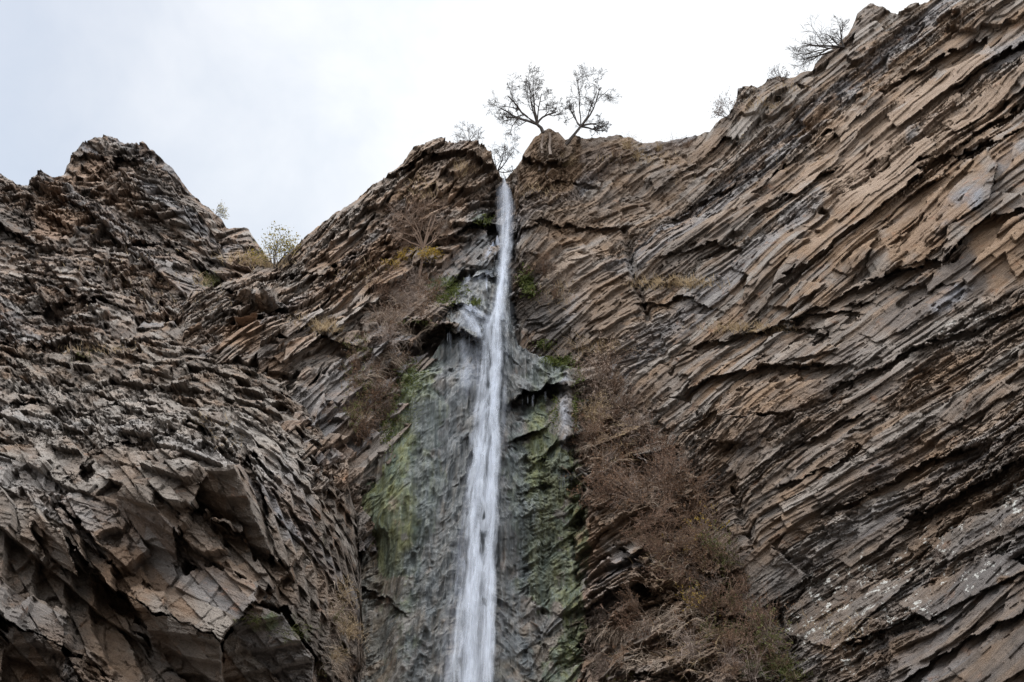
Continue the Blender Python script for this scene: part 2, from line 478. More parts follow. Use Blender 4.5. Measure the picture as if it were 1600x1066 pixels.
cliffA = build_mass('hill_left', A_ridge, -250, 560, 690, A_depth, frA,
    [(4.0, 1.4, 1.0, 0.7, 0.7, 0.4), (1.5, 0.55, 0.42, 0.95, 0.9, 0.4, 20), (0.6, 0.22, 0.20, 1.0, 1.1, 0.4, -16), (0.26, 0.12, 0.11, 1.0, 1.2, 0.4, 12)],
    [(0.9, 0.22, 3, 1), (0.35, 0.9, 3, 2)], A_strokes, masks=A_masks, mat=M_ROCK_A, back=(1.0, -0.5))

# ------------------------------------------------------------------ rock left of the falls
C_ridge = [(250, 470), (330, 452), (372, 432), (405, 416), (436, 410), (448, 398), (470, 376), (500, 350), (540, 320), (575, 298), (602, 276), (612, 268),
           (628, 250), (645, 232), (662, 224), (680, 216), (692, 212), (700, 218), (720, 218), (742, 222), (752, 232), (768, 240), (774, 262), (782, 276),
           (796, 279), (812, 290), (850, 330), (880, 360)]
C_depth = rbf([(430, 410, 45), (560, 310, 42), (690, 215, 41), (780, 275, 37), (840, 330, 37), (600, 400, 36.5), (700, 300, 37.5), (740, 420, 35), (790, 420, 35.8),
               (500, 450, 37), (420, 470, 36), (350, 500, 36), (560, 520, 32.5), (650, 480, 33.5), (760, 510, 33.0), (840, 520, 34.5), (450, 600, 28.9), (560, 640, 28.9),
               (640, 640, 31.0), (330, 600, 30), (760, 600, 33.5), (540, 700, 26.9), (550, 760, 26.3), (600, 720, 30.2), (612, 800, 30.6), (650, 800, 31), (300, 700, 28), (850, 700, 33)])
frC = frame_from(C_depth, (450, 480), (560, 400), face=(0.1, -0.98, -0.1))
C_strokes = [('ledge', [(612, 270), (660, 240), (740, 238), (770, 258)], 1.2, 30), ('crack', [(776, 270), (772, 330), (768, 380)], 1.2, 12),
             ('ledge', [(690, 378), (745, 345), (775, 350)], 1.2, 18), ('ledge', [(640, 505), (700, 512), (750, 530)], 2.6, 26),
             ('ledge', [(800, 470), (830, 470), (862, 500)], 1.6, 24), ('ledge', [(725, 445), (770, 425), (800, 432)], -0.6, 16),
             ('ledge', [(372, 452), (412, 450), (443, 478)], 1.6, 24), ('ledge', [(370, 500), (400, 497)], 1.2, 16),
             ('ledge', [(430, 555), (495, 525), (560, 540)], 1.3, 22), ('ledge', [(440, 525), (505, 472)], 1.0, 12), ('ledge', [(490, 530), (575, 452)], 1.0, 12),
             ('ledge', [(520, 425), (545, 400), (600, 375)], 0.8, 12), ('ledge', [(440, 430), (500, 430), (520, 420)], 0.9, 14),
             ('ledge', [(430, 620), (468, 568)], 0.9, 14), ('ledge', [(470, 620), (500, 570)], 0.9, 14), ('ledge', [(505, 640), (530, 575)], 0.9, 14),
             ('ledge', [(540, 590), (575, 600), (600, 620)], 1.2, 18), ('ledge', [(590, 560), (610, 540), (650, 540)], 1.8, 24),
             ('crack', [(705, 330), (640, 420), (620, 520)], 0.6, 20)]
C_masks = [('soil', 700, 260, 80, 40, 0, 0.6), ('wet', 765, 400, 45, 90, 0, 0.75), ('wet', 745, 470, 60, 45, 0, 0.8), ('wet', 760, 520, 70, 45, 0, 0.7),
           ('moss', 700, 450, 30, 18, 0, 0.9), ('moss', 825, 440, 14, 20, 0, 0.9), ('moss', 755, 345, 14, 8, 0, 0.8), ('dark', 690, 535, 60, 18, 10, 0.8),  # last dark patch paints the cave's shade under the overhang
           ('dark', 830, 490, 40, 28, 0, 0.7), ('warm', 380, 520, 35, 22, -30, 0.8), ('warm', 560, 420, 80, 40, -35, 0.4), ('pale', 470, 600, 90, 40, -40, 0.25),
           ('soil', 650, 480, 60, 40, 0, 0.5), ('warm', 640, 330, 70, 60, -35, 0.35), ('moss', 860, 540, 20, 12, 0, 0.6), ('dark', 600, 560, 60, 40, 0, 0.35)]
C_faces = [([(360, 466), (380, 452), (412, 452), (443, 480), (420, 487), (380, 482)], [(380, 452, 34.6), (443, 480, 34.6), (400, 485, 36.2)]),
           ([(410, 438), (420, 443), (447, 476), (442, 482), (412, 452)], [(412, 452, 34.6), (443, 480, 34.6), (425, 445, 35.4)]),
           ([(425, 558), (490, 524), (500, 529), (440, 564)], [(425, 558, 30.2), (490, 524, 30.6), (470, 525, 31.3)]),
           ([(435, 528), (500, 478), (507, 485), (450, 531)], [(435, 528, 32), (500, 478, 32.5), (507, 485, 32.0)]),
           ([(505, 522), (573, 455), (579, 463), (512, 528)], [(505, 522, 32), (573, 455, 33), (512, 528, 31.6)]),
           ([(436, 628), (480, 565), (500, 570), (458, 642)], [(436, 628, 28.9), (480, 565, 29.4), (458, 642, 28.3)]),
           ([(472, 642), (500, 580), (521, 590), (492, 652)], [(472, 642, 28.9), (500, 580, 29.6), (492, 652, 28.4)]),
           ([(508, 618), (525, 572), (546, 590), (542, 642)], [(508, 618, 29.3), (525, 572, 30.0), (542, 642, 29.0)]),
           ([(365, 500), (400, 496), (398, 512), (372, 512)], [(365, 500, 33.0), (400, 496, 33.2), (380, 512, 34)])]
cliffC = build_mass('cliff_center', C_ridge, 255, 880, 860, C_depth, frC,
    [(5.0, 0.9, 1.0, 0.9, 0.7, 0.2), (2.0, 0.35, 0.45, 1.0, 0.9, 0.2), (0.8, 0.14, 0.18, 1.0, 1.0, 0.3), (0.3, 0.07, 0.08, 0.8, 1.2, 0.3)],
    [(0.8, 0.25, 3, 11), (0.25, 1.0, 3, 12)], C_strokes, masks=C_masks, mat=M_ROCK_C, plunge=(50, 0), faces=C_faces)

# ------------------------------------------------------------------ right wall
R_ridge = [(770, 300), (786, 282), (800, 268), (810, 252), (818, 236), (832, 214), (845, 202), (858, 200), (872, 206), (884, 218), (892, 216), (900, 211), (915, 216),
           (940, 214), (965, 213), (985, 216), (1000, 222), (1020, 222), (1050, 220), (1080, 214), (1110, 206), (1118, 196), (1140, 182), (1150, 164), (1153, 142),
           (1168, 140), (1185, 143), (1200, 130), (1215, 124), (1235, 126), (1255, 120), (1270, 114), (1274, 100), (1290, 84), (1310, 72), (1325, 56), (1332, 44),
           (1340, 22), (1358, 11), (1380, 12), (1402, 18), (1425, 6), (1450, -2), (1500, -30), (1600, -70), (1780, -130)]
R_depth = rbf([(780, 280, 36.5), (850, 205, 36), (900, 215, 37), (1000, 222, 37), (1100, 210, 37), (1160, 145, 36.5), (1270, 112, 35.5), (1360, 15, 34), (1600, -70, 29),
               (1780, -120, 25), (820, 400, 35.2), (820, 520, 34.5), (850, 700, 33), (920, 420, 33.5), (1000, 400, 33), (1000, 550, 31), (1050, 650, 29.5), (1150, 400, 30),
               (1300, 300, 29), (1450, 200, 28), (1600, 150, 25.5), (1600, 400, 21.5), (1400, 450, 25), (1250, 550, 27), (1400, 700, 22.5), (1600, 700, 18.5),
               (1150, 800, 26), (1300, 900, 22.3), (1200, 1066, 22), (1600, 1066, 16), (1780, 700, 15.5), (1780, 1150, 13.5), (1400, 1066, 19), (900, 900, 31), (1000, 1150, 27), (1780, 300, 18.5)])
frR = frame_from(R_depth, (1180, 470), (1450, 256), face=(-0.58, -0.8, 0.0))
R_strokes = [('ledge', [(812, 236), (850, 258), (890, 250), (900, 225)], 0.56, 26), ('ledge', [(830, 310), (870, 280), (915, 285)], 0.37, 26),
             ('ledge', [(820, 360), (850, 345), (900, 355), (950, 350)], 0.56, 20), ('crack', [(975, 350), (984, 400), (998, 455), (1012, 495)], 0.56, 5), ('crack', [(1012, 495), (1035, 540), (1060, 600), (1085, 640)], 0.22, 6),
             ('ledge', [(1070, 610), (1110, 588), (1180, 575), (1290, 570)], 0.74, 20), ('ledge', [(1010, 470), (1075, 462), (1110, 480)], 0.62, 16),
             ('ledge', [(1130, 640), (1085, 660)], 0.37, 10), ('ledge', [(1250, 500), (1330, 455), (1450, 400)], 0.56, 14),
             ('ledge', [(1280, 620), (1420, 545), (1600, 470)], 0.56, 16), ('ledge', [(1320, 790), (1400, 750), (1440, 715), (1520, 695)], 0.93, 24),
             ('ledge', [(1430, 800), (1520, 760), (1600, 715)], 0.74, 22), ('ledge', [(1230, 700), (1290, 680), (1340, 650)], 0.43, 12),
             ('ledge', [(1120, 225), (1170, 190), (1215, 155)], 0.81, 12), ('ledge', [(1190, 290), (1250, 240), (1330, 180), (1420, 120), (1560, 40)], 0.62, 14),
             ('ledge', [(1180, 345), (1230, 300), (1300, 260)], 0.81, 16), ('ledge', [(1230, 430), (1330, 360), (1440, 265), (1600, 160)], 0.62, 14),
             ('ledge', [(1390, 430), (1470, 405), (1560, 330), (1600, 320)], 0.99, 18), ('ledge', [(1380, 345), (1450, 290), (1540, 225)], 0.56, 12),
             ('ledge', [(1560, 465), (1600, 440)], 0.74, 14), ('ledge', [(1330, 480), (1400, 450), (1480, 440)], 0.43, 12),
             ('ledge', [(1500, 130), (1600, 60)], 0.87, 18), ('ledge', [(1060, 330), (1120, 300), (1170, 270)], 0.56, 12), ('ledge', [(1020, 300), (1080, 262)], 0.43, 10),
             ('ledge', [(1440, 250), (1520, 240), (1600, 205)], 0.50, 12), ('crack', [(1150, 770), (1165, 820), (1190, 900), (1230, 1000)], 0.62, 10),
             ('ledge', [(1330, 1000), (1430, 960), (1600, 860)], 0.68, 14), ('ledge', [(1400, 1066), (1500, 1000), (1600, 950)], 0.56, 14),
             ('ledge', [(1220, 760), (1300, 735), (1350, 690)], 0.37, 10), ('crack', [(1380, 980), (1385, 1066)], 0.31, 6),
             ('ledge', [(1150, 520), (1230, 505), (1330, 490)], 0.50, 12), ('ledge', [(1045, 400), (1100, 380), (1150, 385)], 0.43, 12), ('ledge', [(1090, 540), (1200, 510), (1280, 520)], 0.43, 12)]
R_masks = [('warm', 1370, 190, 190, 70, -38, 0.5), ('pale', 1400, 220, 200, 80, -38, 0.15), ('warm', 1400, 300, 180, 90, -35, 0.75), ('warm', 1200, 640, 110, 55, -12, 0.3), ('warm', 1560, 390, 60, 60, -30, 0.8), ('warm', 1480, 170, 120, 60, -35, 0.5),
           ('blue', 1500, 320, 75, 26, -35, 0.85), ('blue', 1490, 460, 50, 14, -30, 0.8), ('blue', 1580, 250, 40, 20, -35, 0.5), ('blue', 1390, 730, 60, 16, -30, 0.3),
           ('lichen', 1350, 940, 180, 90, -25, 1.0), ('lichen', 1580, 770, 50, 30, 0, 1.0), ('lichen', 1540, 860, 90, 40, -20, 0.7), ('lichen', 1500, 500, 90, 30, -15, 0.7),
           ('pale', 1180, 185, 55, 14, -45, 0.55), ('soil', 856, 240, 50, 42, 0, 1.0), ('dark', 866, 236, 26, 26, 0, 0.45), ('soil', 940, 250, 60, 25, 0, 0.6), ('soil', 1060, 240, 70, 20, 0, 0.5),
           ('soil', 860, 320, 60, 40, 0, 0.45), ('dark', 840, 490, 40, 50, 0, 0.7), ('dark', 990, 420, 10, 70, -10, 0.4), ('soil', 950, 480, 40, 50, 0, 0.4),
           ('dark', 1470, 940, 330, 190, -25, 0.42), ('dark', 1180, 900, 90, 160, -10, 0.3), ('warm', 1500, 800, 90, 25, -30, 0.4), ('warm', 1570, 905, 14, 8, 0, 1.0), ('moss', 825, 445, 16, 22, 0, 0.9),  # broad dark patches: dark slate, with gorge shade put into the colour
           ('pale', 1450, 530, 160, 30, -20, 0.3), ('warm', 900, 430, 70, 50, -30, 0.35), ('pale', 890, 430, 60, 30, -30, 0.3), ('dark', 1090, 400, 90, 40, -20, 0.25)]
R_A0 = pix(1330, 420, 26.0) @ frR[0]; R_B0 = pix(1330, 420, 26.0) @ frR[1]
def R_bend(P, A, B):
    pu, pv, _z = project(P)
    f = np.maximum(smooth(1250, 1000, pu), 0.8 * smooth(520, 720, pv))
    Bd = B - R_B0
    return B - np.where(Bd > 0, 0.008, 0.030) * np.clip(A - R_A0, -14, 14) * Bd + (0.2 + 0.8 * f) * (0.75 * vnoise(P, 0.13, 203) + 0.50 * vnoise(P, 0.27, 201) + 0.24 * f * vnoise(P, 0.55, 204) + 0.12 * vnoise(P, 0.9, 202))
R_faces = [([(1128, 215), (1195, 152), (1208, 152), (1152, 222)], [(1128, 215, 35.9), (1195, 152, 35.7), (1152, 222, 35.2)]),
           ([(1152, 222), (1208, 153), (1222, 152), (1172, 212)], [(1152, 222, 35.3), (1208, 153, 35.1), (1175, 210, 36.4)]),
           ([(1440, 330), (1500, 268), (1540, 238), (1560, 262), (1545, 310), (1440, 390), (1400, 400)], [(1440, 330, 25.6), (1540, 240, 24.0), (1440, 390, 24.9)]),
           ([(1505, 430), (1540, 385), (1600, 360), (1660, 370), (1640, 420), (1560, 465), (1520, 455)], [(1505, 430, 22.9), (1600, 360, 21.8), (1560, 465, 22.0)]),
           ([(1330, 450), (1350, 400), (1395, 360), (1410, 372), (1380, 420)], [(1330, 450, 26.4), (1395, 360, 26.3), (1380, 420, 25.8)]),
           ([(1120, 655), (1130, 615), (1200, 600), (1290, 596), (1300, 620), (1220, 650)], [(1130, 615, 27.5), (1290, 596, 25.8), (1220, 650, 26.1)]),
           ([(1110, 690), (1130, 655), (1215, 655), (1180, 700)], [(1110, 690, 27.0), (1215, 655, 26.1), (1180, 700, 26.2)]),
           ([(1440, 430), (1500, 405), (1490, 430), (1450, 455)], [(1440, 430, 24.6), (1500, 405, 23.6), (1460, 450, 23.9)])]
def slab(poly, proud, lean, calm):
    """a flat plate lying a little proud of the wall; its lower edge stands further out by lean"""
    us_ = sorted(poly); lo = max(poly, key=lambda p: p[1]); hi = min(poly, key=lambda p: p[1])
    ls = [p for p in poly if p not in (lo, hi)]; md = max(ls, key=lambda p: abs((p[0] - lo[0]) * (hi[1] - lo[1]) - (p[1] - lo[1]) * (hi[0] - lo[0])))
    d = lambda p, e: (p[0], p[1], float(R_depth(np.float32(p[0]), np.float32(p[1]))) - proud - e)
    below = (md[1] - lo[1]) * (hi[0] - lo[0]) - (md[0] - lo[0]) * (hi[1] - lo[1]) > 0
    return (poly, [d(lo, 0), d(hi, 0), d(md, lean if below else -lean)], calm)
R_faces += [slab(*q_) for q_ in (
    ([(1228, 404), (1330, 328), (1420, 262), (1442, 272), (1350, 345), (1262, 414)], .35, .25, .30), ([(1292, 332), (1380, 262), (1446, 214), (1462, 226), (1390, 285), (1312, 348)], .3, .25, .30),
    ([(1150, 424), (1262, 330), (1288, 336), (1178, 434)], .3, .2, .35), ([(1384, 182), (1470, 118), (1545, 68), (1562, 82), (1480, 140), (1402, 198)], .4, .25, .30),
    ([(1470, 190), (1560, 130), (1640, 80), (1650, 110), (1560, 165), (1490, 205)], .3, .2, .3), ([(1220, 300), (1290, 236), (1312, 240), (1246, 306)], .3, .2, .35),
    ([(1290, 200), (1360, 146), (1382, 150), (1312, 212)], .35, .2, .35), ([(1300, 425), (1348, 388), (1362, 396), (1322, 436)], .2, .15, .3), ([(1060, 300), (1110, 258), (1130, 262), (1086, 308)], .25, .15, .35),
    ([(1190, 470), (1250, 440), (1290, 446), (1230, 482)], .25, .2, .35), ([(1340, 520), (1440, 470), (1470, 478), (1370, 536)], .2, .2, .35), ([(1180, 560), (1290, 535), (1310, 548), (1200, 572)], .2, .15, .4),
    ([(1220, 985), (1330, 905), (1425, 900), (1300, 1012)], .15, .2, .32), ([(1400, 935), (1560, 862), (1610, 880), (1450, 966)], .2, .2, .30), ([(1450, 842), (1600, 772), (1630, 802), (1482, 872)], .15, .2, .32),
    ([(1130, 884), (1198, 850), (1262, 900), (1172, 960)], .1, .15, .35), ([(1290, 860), (1380, 800), (1420, 812), (1330, 885)], .15, .15, .35), ([(1480, 1040), (1600, 975), (1660, 1000), (1540, 1080)], .2, .2, .3),
    ([(1130, 720), (1190, 690), (1230, 700), (1160, 752)], .15, .15, .35), ([(1450, 640), (1560, 590), (1600, 600), (1490, 662)], .2, .2, .35), ([(1330, 690), (1420, 640), (1450, 650), (1360, 712)], .2, .2, .35))]
def R_long(U, V): return smooth(540, 420, V + 0.05 * (U - 1300) + 30 * vnoise(np.stack([U, V, U * 0], -1), 1 / 70.0, 61)) * smooth(980, 1130, U)
def R_short(U, V): return 1 - R_long(U, V)
def R_snap(U, V):
    return 1 - 0.3 * smooth(820, 980, V) * smooth(1150, 1300, U)
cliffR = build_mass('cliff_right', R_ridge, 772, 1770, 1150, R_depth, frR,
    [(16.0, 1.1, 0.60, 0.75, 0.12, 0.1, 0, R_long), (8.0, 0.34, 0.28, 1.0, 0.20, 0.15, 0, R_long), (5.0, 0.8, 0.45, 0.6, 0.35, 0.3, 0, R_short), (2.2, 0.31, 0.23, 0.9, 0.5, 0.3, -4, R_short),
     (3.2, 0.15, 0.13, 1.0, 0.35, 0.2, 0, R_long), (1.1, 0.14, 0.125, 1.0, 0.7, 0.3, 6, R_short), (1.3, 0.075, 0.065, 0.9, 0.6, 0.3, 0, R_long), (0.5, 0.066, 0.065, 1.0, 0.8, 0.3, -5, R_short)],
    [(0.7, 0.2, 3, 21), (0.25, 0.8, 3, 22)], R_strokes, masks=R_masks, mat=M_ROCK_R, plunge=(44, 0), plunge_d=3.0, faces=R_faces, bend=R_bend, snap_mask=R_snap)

# ------------------------------------------------------------------ tufa apron under the falls
T_ridge = [(520, 800), (545, 740), (575, 690), (600, 640), (625, 590), (650, 572), (678, 556), (694, 530), (697, 496), (708, 464), (732, 442), (750, 420), (770, 406), (786, 408), (793, 432), (796, 470), (799, 510), (808, 540), (824, 554), (842, 558),
           (860, 562), (880, 570), (905, 575), (925, 610), (935, 700), (960, 900)]
T_depth = rbf([(650, 575, 32), (700, 560, 31.6), (770, 408, 34.9), (735, 445, 34.2), (705, 480, 33.3), (800, 440, 34.6), (740, 490, 32.6), (780, 490, 32.5), (800, 505, 32.6), (735, 525, 31.7), (790, 540, 31.3), (860, 570, 32), (900, 580, 31.5), (600, 650, 31), (680, 700, 29.8), (750, 700, 29.2),
               (830, 700, 30.2), (900, 700, 30), (560, 760, 29.8), (560, 1066, 26.5), (640, 900, 27.6), (740, 900, 26.8), (820, 900, 28), (900, 900, 28.5), (900, 1066, 26.2),
               (820, 1066, 26), (740, 1066, 24.9), (640, 1066, 25.6), (520, 900, 29.5), (960, 900, 30)])
frT = frame_from(T_depth, (820, 900), (900, 840), face=(0, -0.95, 0.3))
T_strokes = [('ledge', [(692, 514), (722, 517), (752, 536)], 1.7, 24), ('ledge', [(738, 442), (765, 428), (795, 438)], 0.5, 10), ('ledge', [(705, 474), (730, 486), (768, 498)], 0.7, 12), ('ledge', [(808, 622), (830, 606), (862, 604)], 2.0, 26), ('ledge', [(810, 690), (840, 676)], 1.0, 12), ('ledge', [(845, 720), (862, 700)], 0.5, 8), ('ledge', [(885, 690), (915, 675), (925, 680)], 1.3, 14),
             ('crack', [(590, 850), (600, 960), (590, 1066)], 0.7, 20), ('ledge', [(560, 920), (600, 930), (620, 950)], 0.6, 12),
             ('crack', [(690, 620), (690, 760), (680, 900), (672, 1066)], 0.35, 12), ('crack', [(650, 700), (650, 860), (640, 1066)], 0.3, 10), ('crack', [(850, 760), (850, 900), (846, 1066)], 0.35, 12),
             ('ledge', [(820, 770), (850, 760)], 0.4, 8), ('ledge', [(880, 735), (910, 725)], 0.5, 8)]
T_blobs = [(882, 655, 13, 82, 0, -1.1), (885, 600, 14, 40, 0, -0.3), (740, 800, 60, 300, 2, 0.35), (640, 720, 30, 110, 10, -0.5), (835, 800, 25, 90, 0, -0.4), (870, 1000, 30, 60, 0, -0.3)]
T_masks = [('wet', 755, 465, 60, 65, 0, 0.85), ('moss', 740, 475, 12, 8, 0, 0.7), ('moss', 712, 470, 12, 10, 0, 0.5), ('moss', 700, 516, 20, 6, 0, 0.7), ('dark', 715, 540, 34, 12, 12, 0.7), ('wet', 750, 700, 72, 500, 2, 0.95), ('wet', 700, 900, 60, 260, 3, 0.6), ('wet', 820, 560, 40, 50, 0, 0.55), ('blue', 882, 650, 13, 88, 0, 1.0), ('wet', 850, 880, 30, 230, 3, 0.4), ('wet', 640, 960, 45, 160, 0, 0.35),  # dark patch paints shade below the overhanging lip
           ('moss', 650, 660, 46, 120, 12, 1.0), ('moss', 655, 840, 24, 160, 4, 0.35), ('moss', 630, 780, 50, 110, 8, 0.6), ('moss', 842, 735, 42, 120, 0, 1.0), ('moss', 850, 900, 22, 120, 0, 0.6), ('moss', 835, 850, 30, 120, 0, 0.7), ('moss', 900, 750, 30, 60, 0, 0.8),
           ('moss', 895, 960, 30, 160, 0, 0.7), ('moss', 870, 570, 30, 14, 0, 1.0), ('moss', 615, 950, 40, 140, 0, 0.35), ('moss', 560, 800, 40, 60, 0, 0.5), ('dark', 850, 622, 28, 14, -15, 0.85), ('dark', 900, 690, 20, 12, 0, 0.7),  # dark patches paint shade into the undercuts of the tufa ledges
           ('warm', 600, 860, 50, 80, 0, 0.3), ('wet', 838, 578, 44, 34, 0, 0.8), ('moss', 850, 588, 34, 14, 0, 0.9), ('wet', 690, 760, 46, 330, 3, 0.7), ('wet', 800, 800, 30, 300, 0, 0.8), ('blue', 700, 640, 40, 80, 0, 0.4)]
def T_post(P, U, V, fr):
    a, b, c = fr
    # flowstone: vertical ribs, drips and knobs left by the water
    X = P.copy(); X[..., 2] *= 0.10
    lr = smooth(905, 880, U)
    X[..., 2] *= 0.4
    k = 0.12 * ridged(X, 0.9, 2, 0.5, 301) + 0.11 * ridged(X, 2.6, 2, 0.6, 305) + 0.045 * ridged(X, 7.0, 2, 0.6, 306)
    Z = P.copy(); Z[..., 2] *= 0.16
    k = k + 0.05 * fbm(Z, 1.3, 4, 0.55, 308) * (1 + 1.2 * smooth(690, 640, U) + smooth(800, 830, U)) + 0.015 * ridged(P, 3.2, 3, 0.6, 311) * (0.5 + smooth(700, 650, U) + smooth(795, 830, U))
    return P + (k * (0.35 + 0.65 * lr))[..., None] * c
def T_snap(U, V):
    return 0.04 + 0.9 * smooth(880, 915, U) + 0.30 * smooth(600, 560, U) + 0.22 * smooth(800, 830, U) * smooth(690, 720, V)
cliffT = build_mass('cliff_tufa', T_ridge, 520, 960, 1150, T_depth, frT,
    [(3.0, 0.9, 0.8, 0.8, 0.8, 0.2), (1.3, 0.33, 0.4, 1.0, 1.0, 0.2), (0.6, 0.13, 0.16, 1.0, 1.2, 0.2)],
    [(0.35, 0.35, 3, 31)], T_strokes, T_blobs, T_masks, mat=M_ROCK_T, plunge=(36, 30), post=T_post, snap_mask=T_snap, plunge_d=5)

# ------------------------------------------------------------------ scrubby buttress right of the falls
S_ridge = [(880, 760), (895, 620), (905, 575), (925, 560), (945, 562), (965, 580), (985, 610), (1010, 640), (1035, 680), (1065, 715), (1090, 740), (1125, 790), (1150, 850), (1180, 930), (1210, 1000), (1250, 1060), (1300, 1100)]
S_depth = rbf([(930, 565, 31.3), (910, 640, 30.8), (990, 640, 30.2), (940, 750, 28.4), (1040, 720, 28.6), (1000, 800, 26.9), (1100, 800, 26.9), (930, 880, 27.3), (970, 850, 26.2), (1050, 900, 25),
               (1150, 900, 24.8), (980, 1000, 24.2), (920, 1000, 26), (1100, 1030, 22.8), (1220, 1050, 22.3), (940, 1150, 23.5), (1050, 1150, 21), (1250, 1150, 20.5)])
frS = frame_from(S_depth, (920, 940), (1010, 880), face=(-0.1, -0.95, 0.3))
S_strokes = [('ledge', [(905, 960), (950, 925), (995, 905), (1020, 925)], 1.6, 22), ('ledge', [(930, 910), (985, 870), (1010, 850)], 0.6, 9), ('ledge', [(960, 855), (980, 862), (1010, 890)], 0.7, 14),
             ('ledge', [(1000, 720), (1040, 740), (1080, 790)], 0.8, 20), ('ledge', [(985, 1010), (1060, 1000)], 0.8, 14), ('ledge', [(980, 1050), (1070, 1055)], 0.8, 14), ('ledge', [(1080, 880), (1110, 900)], 0.6, 16)]
S_masks = [('soil', 960, 640, 60, 90, 0, 0.8), ('soil', 1020, 780, 90, 90, 30, 0.8), ('soil', 1100, 950, 110, 110, 30, 0.8), ('pale', 968, 852, 26, 14, 0, 0.9), ('moss', 900, 900, 22, 200, 0, 0.6), ('moss', 1200, 1040, 40, 30, 0, 0.6),
           ('moss', 1100, 860, 60, 50, 0, 0.3), ('dark', 960, 945, 50, 16, -25, 0.5), ('warm', 930, 860, 30, 50, 0, 0.6)]
cliffS = build_mass('cliff_scrub', S_ridge, 882, 1290, 1150, S_depth, frS,
    [(3.0, 0.7, 0.8, 0.9, 0.8, 0.2), (1.2, 0.3, 0.4, 1.0, 1.0, 0.2), (0.5, 0.12, 0.16, 1.0, 1.2, 0.2)],
    [(0.5, 0.4, 3, 41), (0.2, 1.2, 3, 42)], S_strokes, (), S_masks, mat=M_ROCK_C, plunge=(30, 10), plunge_d=4)

# ------------------------------------------------------------------ left front outcrop
B_ridge = [(-330, 520), (-100, 530), (-30, 545), (10, 524), (45, 530), (70, 550), (110, 538), (135, 512), (165, 520), (185, 540), (215, 516), (240, 496), (262, 512), (290, 520), (312, 492), (340, 512), (400, 562), (440, 602), (480, 642), (515, 690), (540, 740), (556, 800), (562, 900), (566, 1000), (580, 1100)]
B_depth = rbf([(0, 540, 34.5), (200, 520, 36.5), (310, 508, 36.4), (400, 564, 31.6), (440, 604, 29.6), (480, 645, 28.9), (540, 745, 26.6), (562, 900, 26.0), (0, 600, 28.5), (150, 590, 29), (320, 580, 29), (0, 660, 24.3), (150, 660, 23.8), (300, 670, 22.8), (420, 700, 23.3), (500, 770, 24.4),
               (0, 740, 20.5), (100, 760, 19.6), (200, 740, 19.3), (330, 730, 20.0), (440, 790, 21.4), (180, 800, 18.9), (280, 800, 18.7), (420, 850, 20.4), (530, 900, 23.4), (200, 900, 19.2), (300, 900, 19.2), (60, 900, 18.6),
               (330, 960, 17.6), (430, 930, 18.8), (500, 1000, 21.2), (350, 1066, 18.6), (200, 1066, 18.2), (60, 1066, 16.5), (-200, 600, 26), (-300, 900, 15), (-300, 1150, 13), (100, 1150, 15.5), (400, 1150, 18), (560, 1150, 24)])
frB = frame_from(B_depth, (200, 930), (340, 996), face=(0.25, -0.95, 0.15))
B_strokes = [('step', [(190, 755), (235, 775), (285, 835)], 1.0, 50), ('ledge', [(300, 800), (345, 770), (385, 715)], 0.8, 14), ('ledge', [(340, 812), (400, 835), (425, 865)], 1.2, 26),
             ('step', [(195, 925), (250, 955), (345, 995), (395, 945)], 1.8, 70), ('step', [(395, 945), (450, 950), (490, 1020)], 1.0, 60), ('ledge', [(225, 990), (290, 1030)], 0.7, 12), ('ledge', [(100, 790), (135, 830), (170, 870)], 0.8, 16),
             ('ledge', [(0, 960), (50, 985), (95, 1010)], 1.8, 30), ('ledge', [(390, 715), (415, 780), (428, 860)], 0.9, 12),
             ('ledge', [(120, 860), (160, 900), (190, 930)], 1.0, 20), ('ledge', [(300, 880), (330, 905), (370, 925)], 0.6, 10), ('ledge', [(130, 640), (180, 625), (240, 650)], 0.7, 14), ('ledge', [(0, 640), (60, 620), (110, 640)], 0.7, 14),
             ('ledge', [(110, 740), (160, 700), (220, 690)], 0.8, 16), ('ledge', [(255, 690), (300, 660), (350, 680)], 0.7, 12), ('crack', [(140, 680), (135, 740)], 0.8, 12), ('ledge', [(340, 680), (390, 700), (425, 735)], 0.7, 10)]
B_masks = [('pale', 200, 660, 230, 60, 8, 0.4), ('pale', 60, 740, 90, 40, 0, 0.25), ('pale', 440, 720, 80, 50, 40, 0.3), ('blue', 450, 770, 30, 70, -20, 0.5), ('warm', 180, 950, 40, 120, 0, 0.5), ('warm', 270, 920, 60, 20, 35, 0.5),  # pale patches put light from above into the outcrop's top colour
           ('dark', 260, 1000, 60, 40, 0, 0.4), ('dark', 430, 1010, 70, 60, 0, 0.4), ('moss', 390, 970, 30, 16, 0, 0.4), ('moss', 460, 980, 40, 30, 0, 0.4), ('dark', 60, 1000, 80, 50, 0, 0.35), ('soil', 170, 1000, 60, 80, 0, 0.4), ('moss', 510, 860, 20, 100, 0, 0.3)]  # dark patches paint overhang shade onto the lower faces
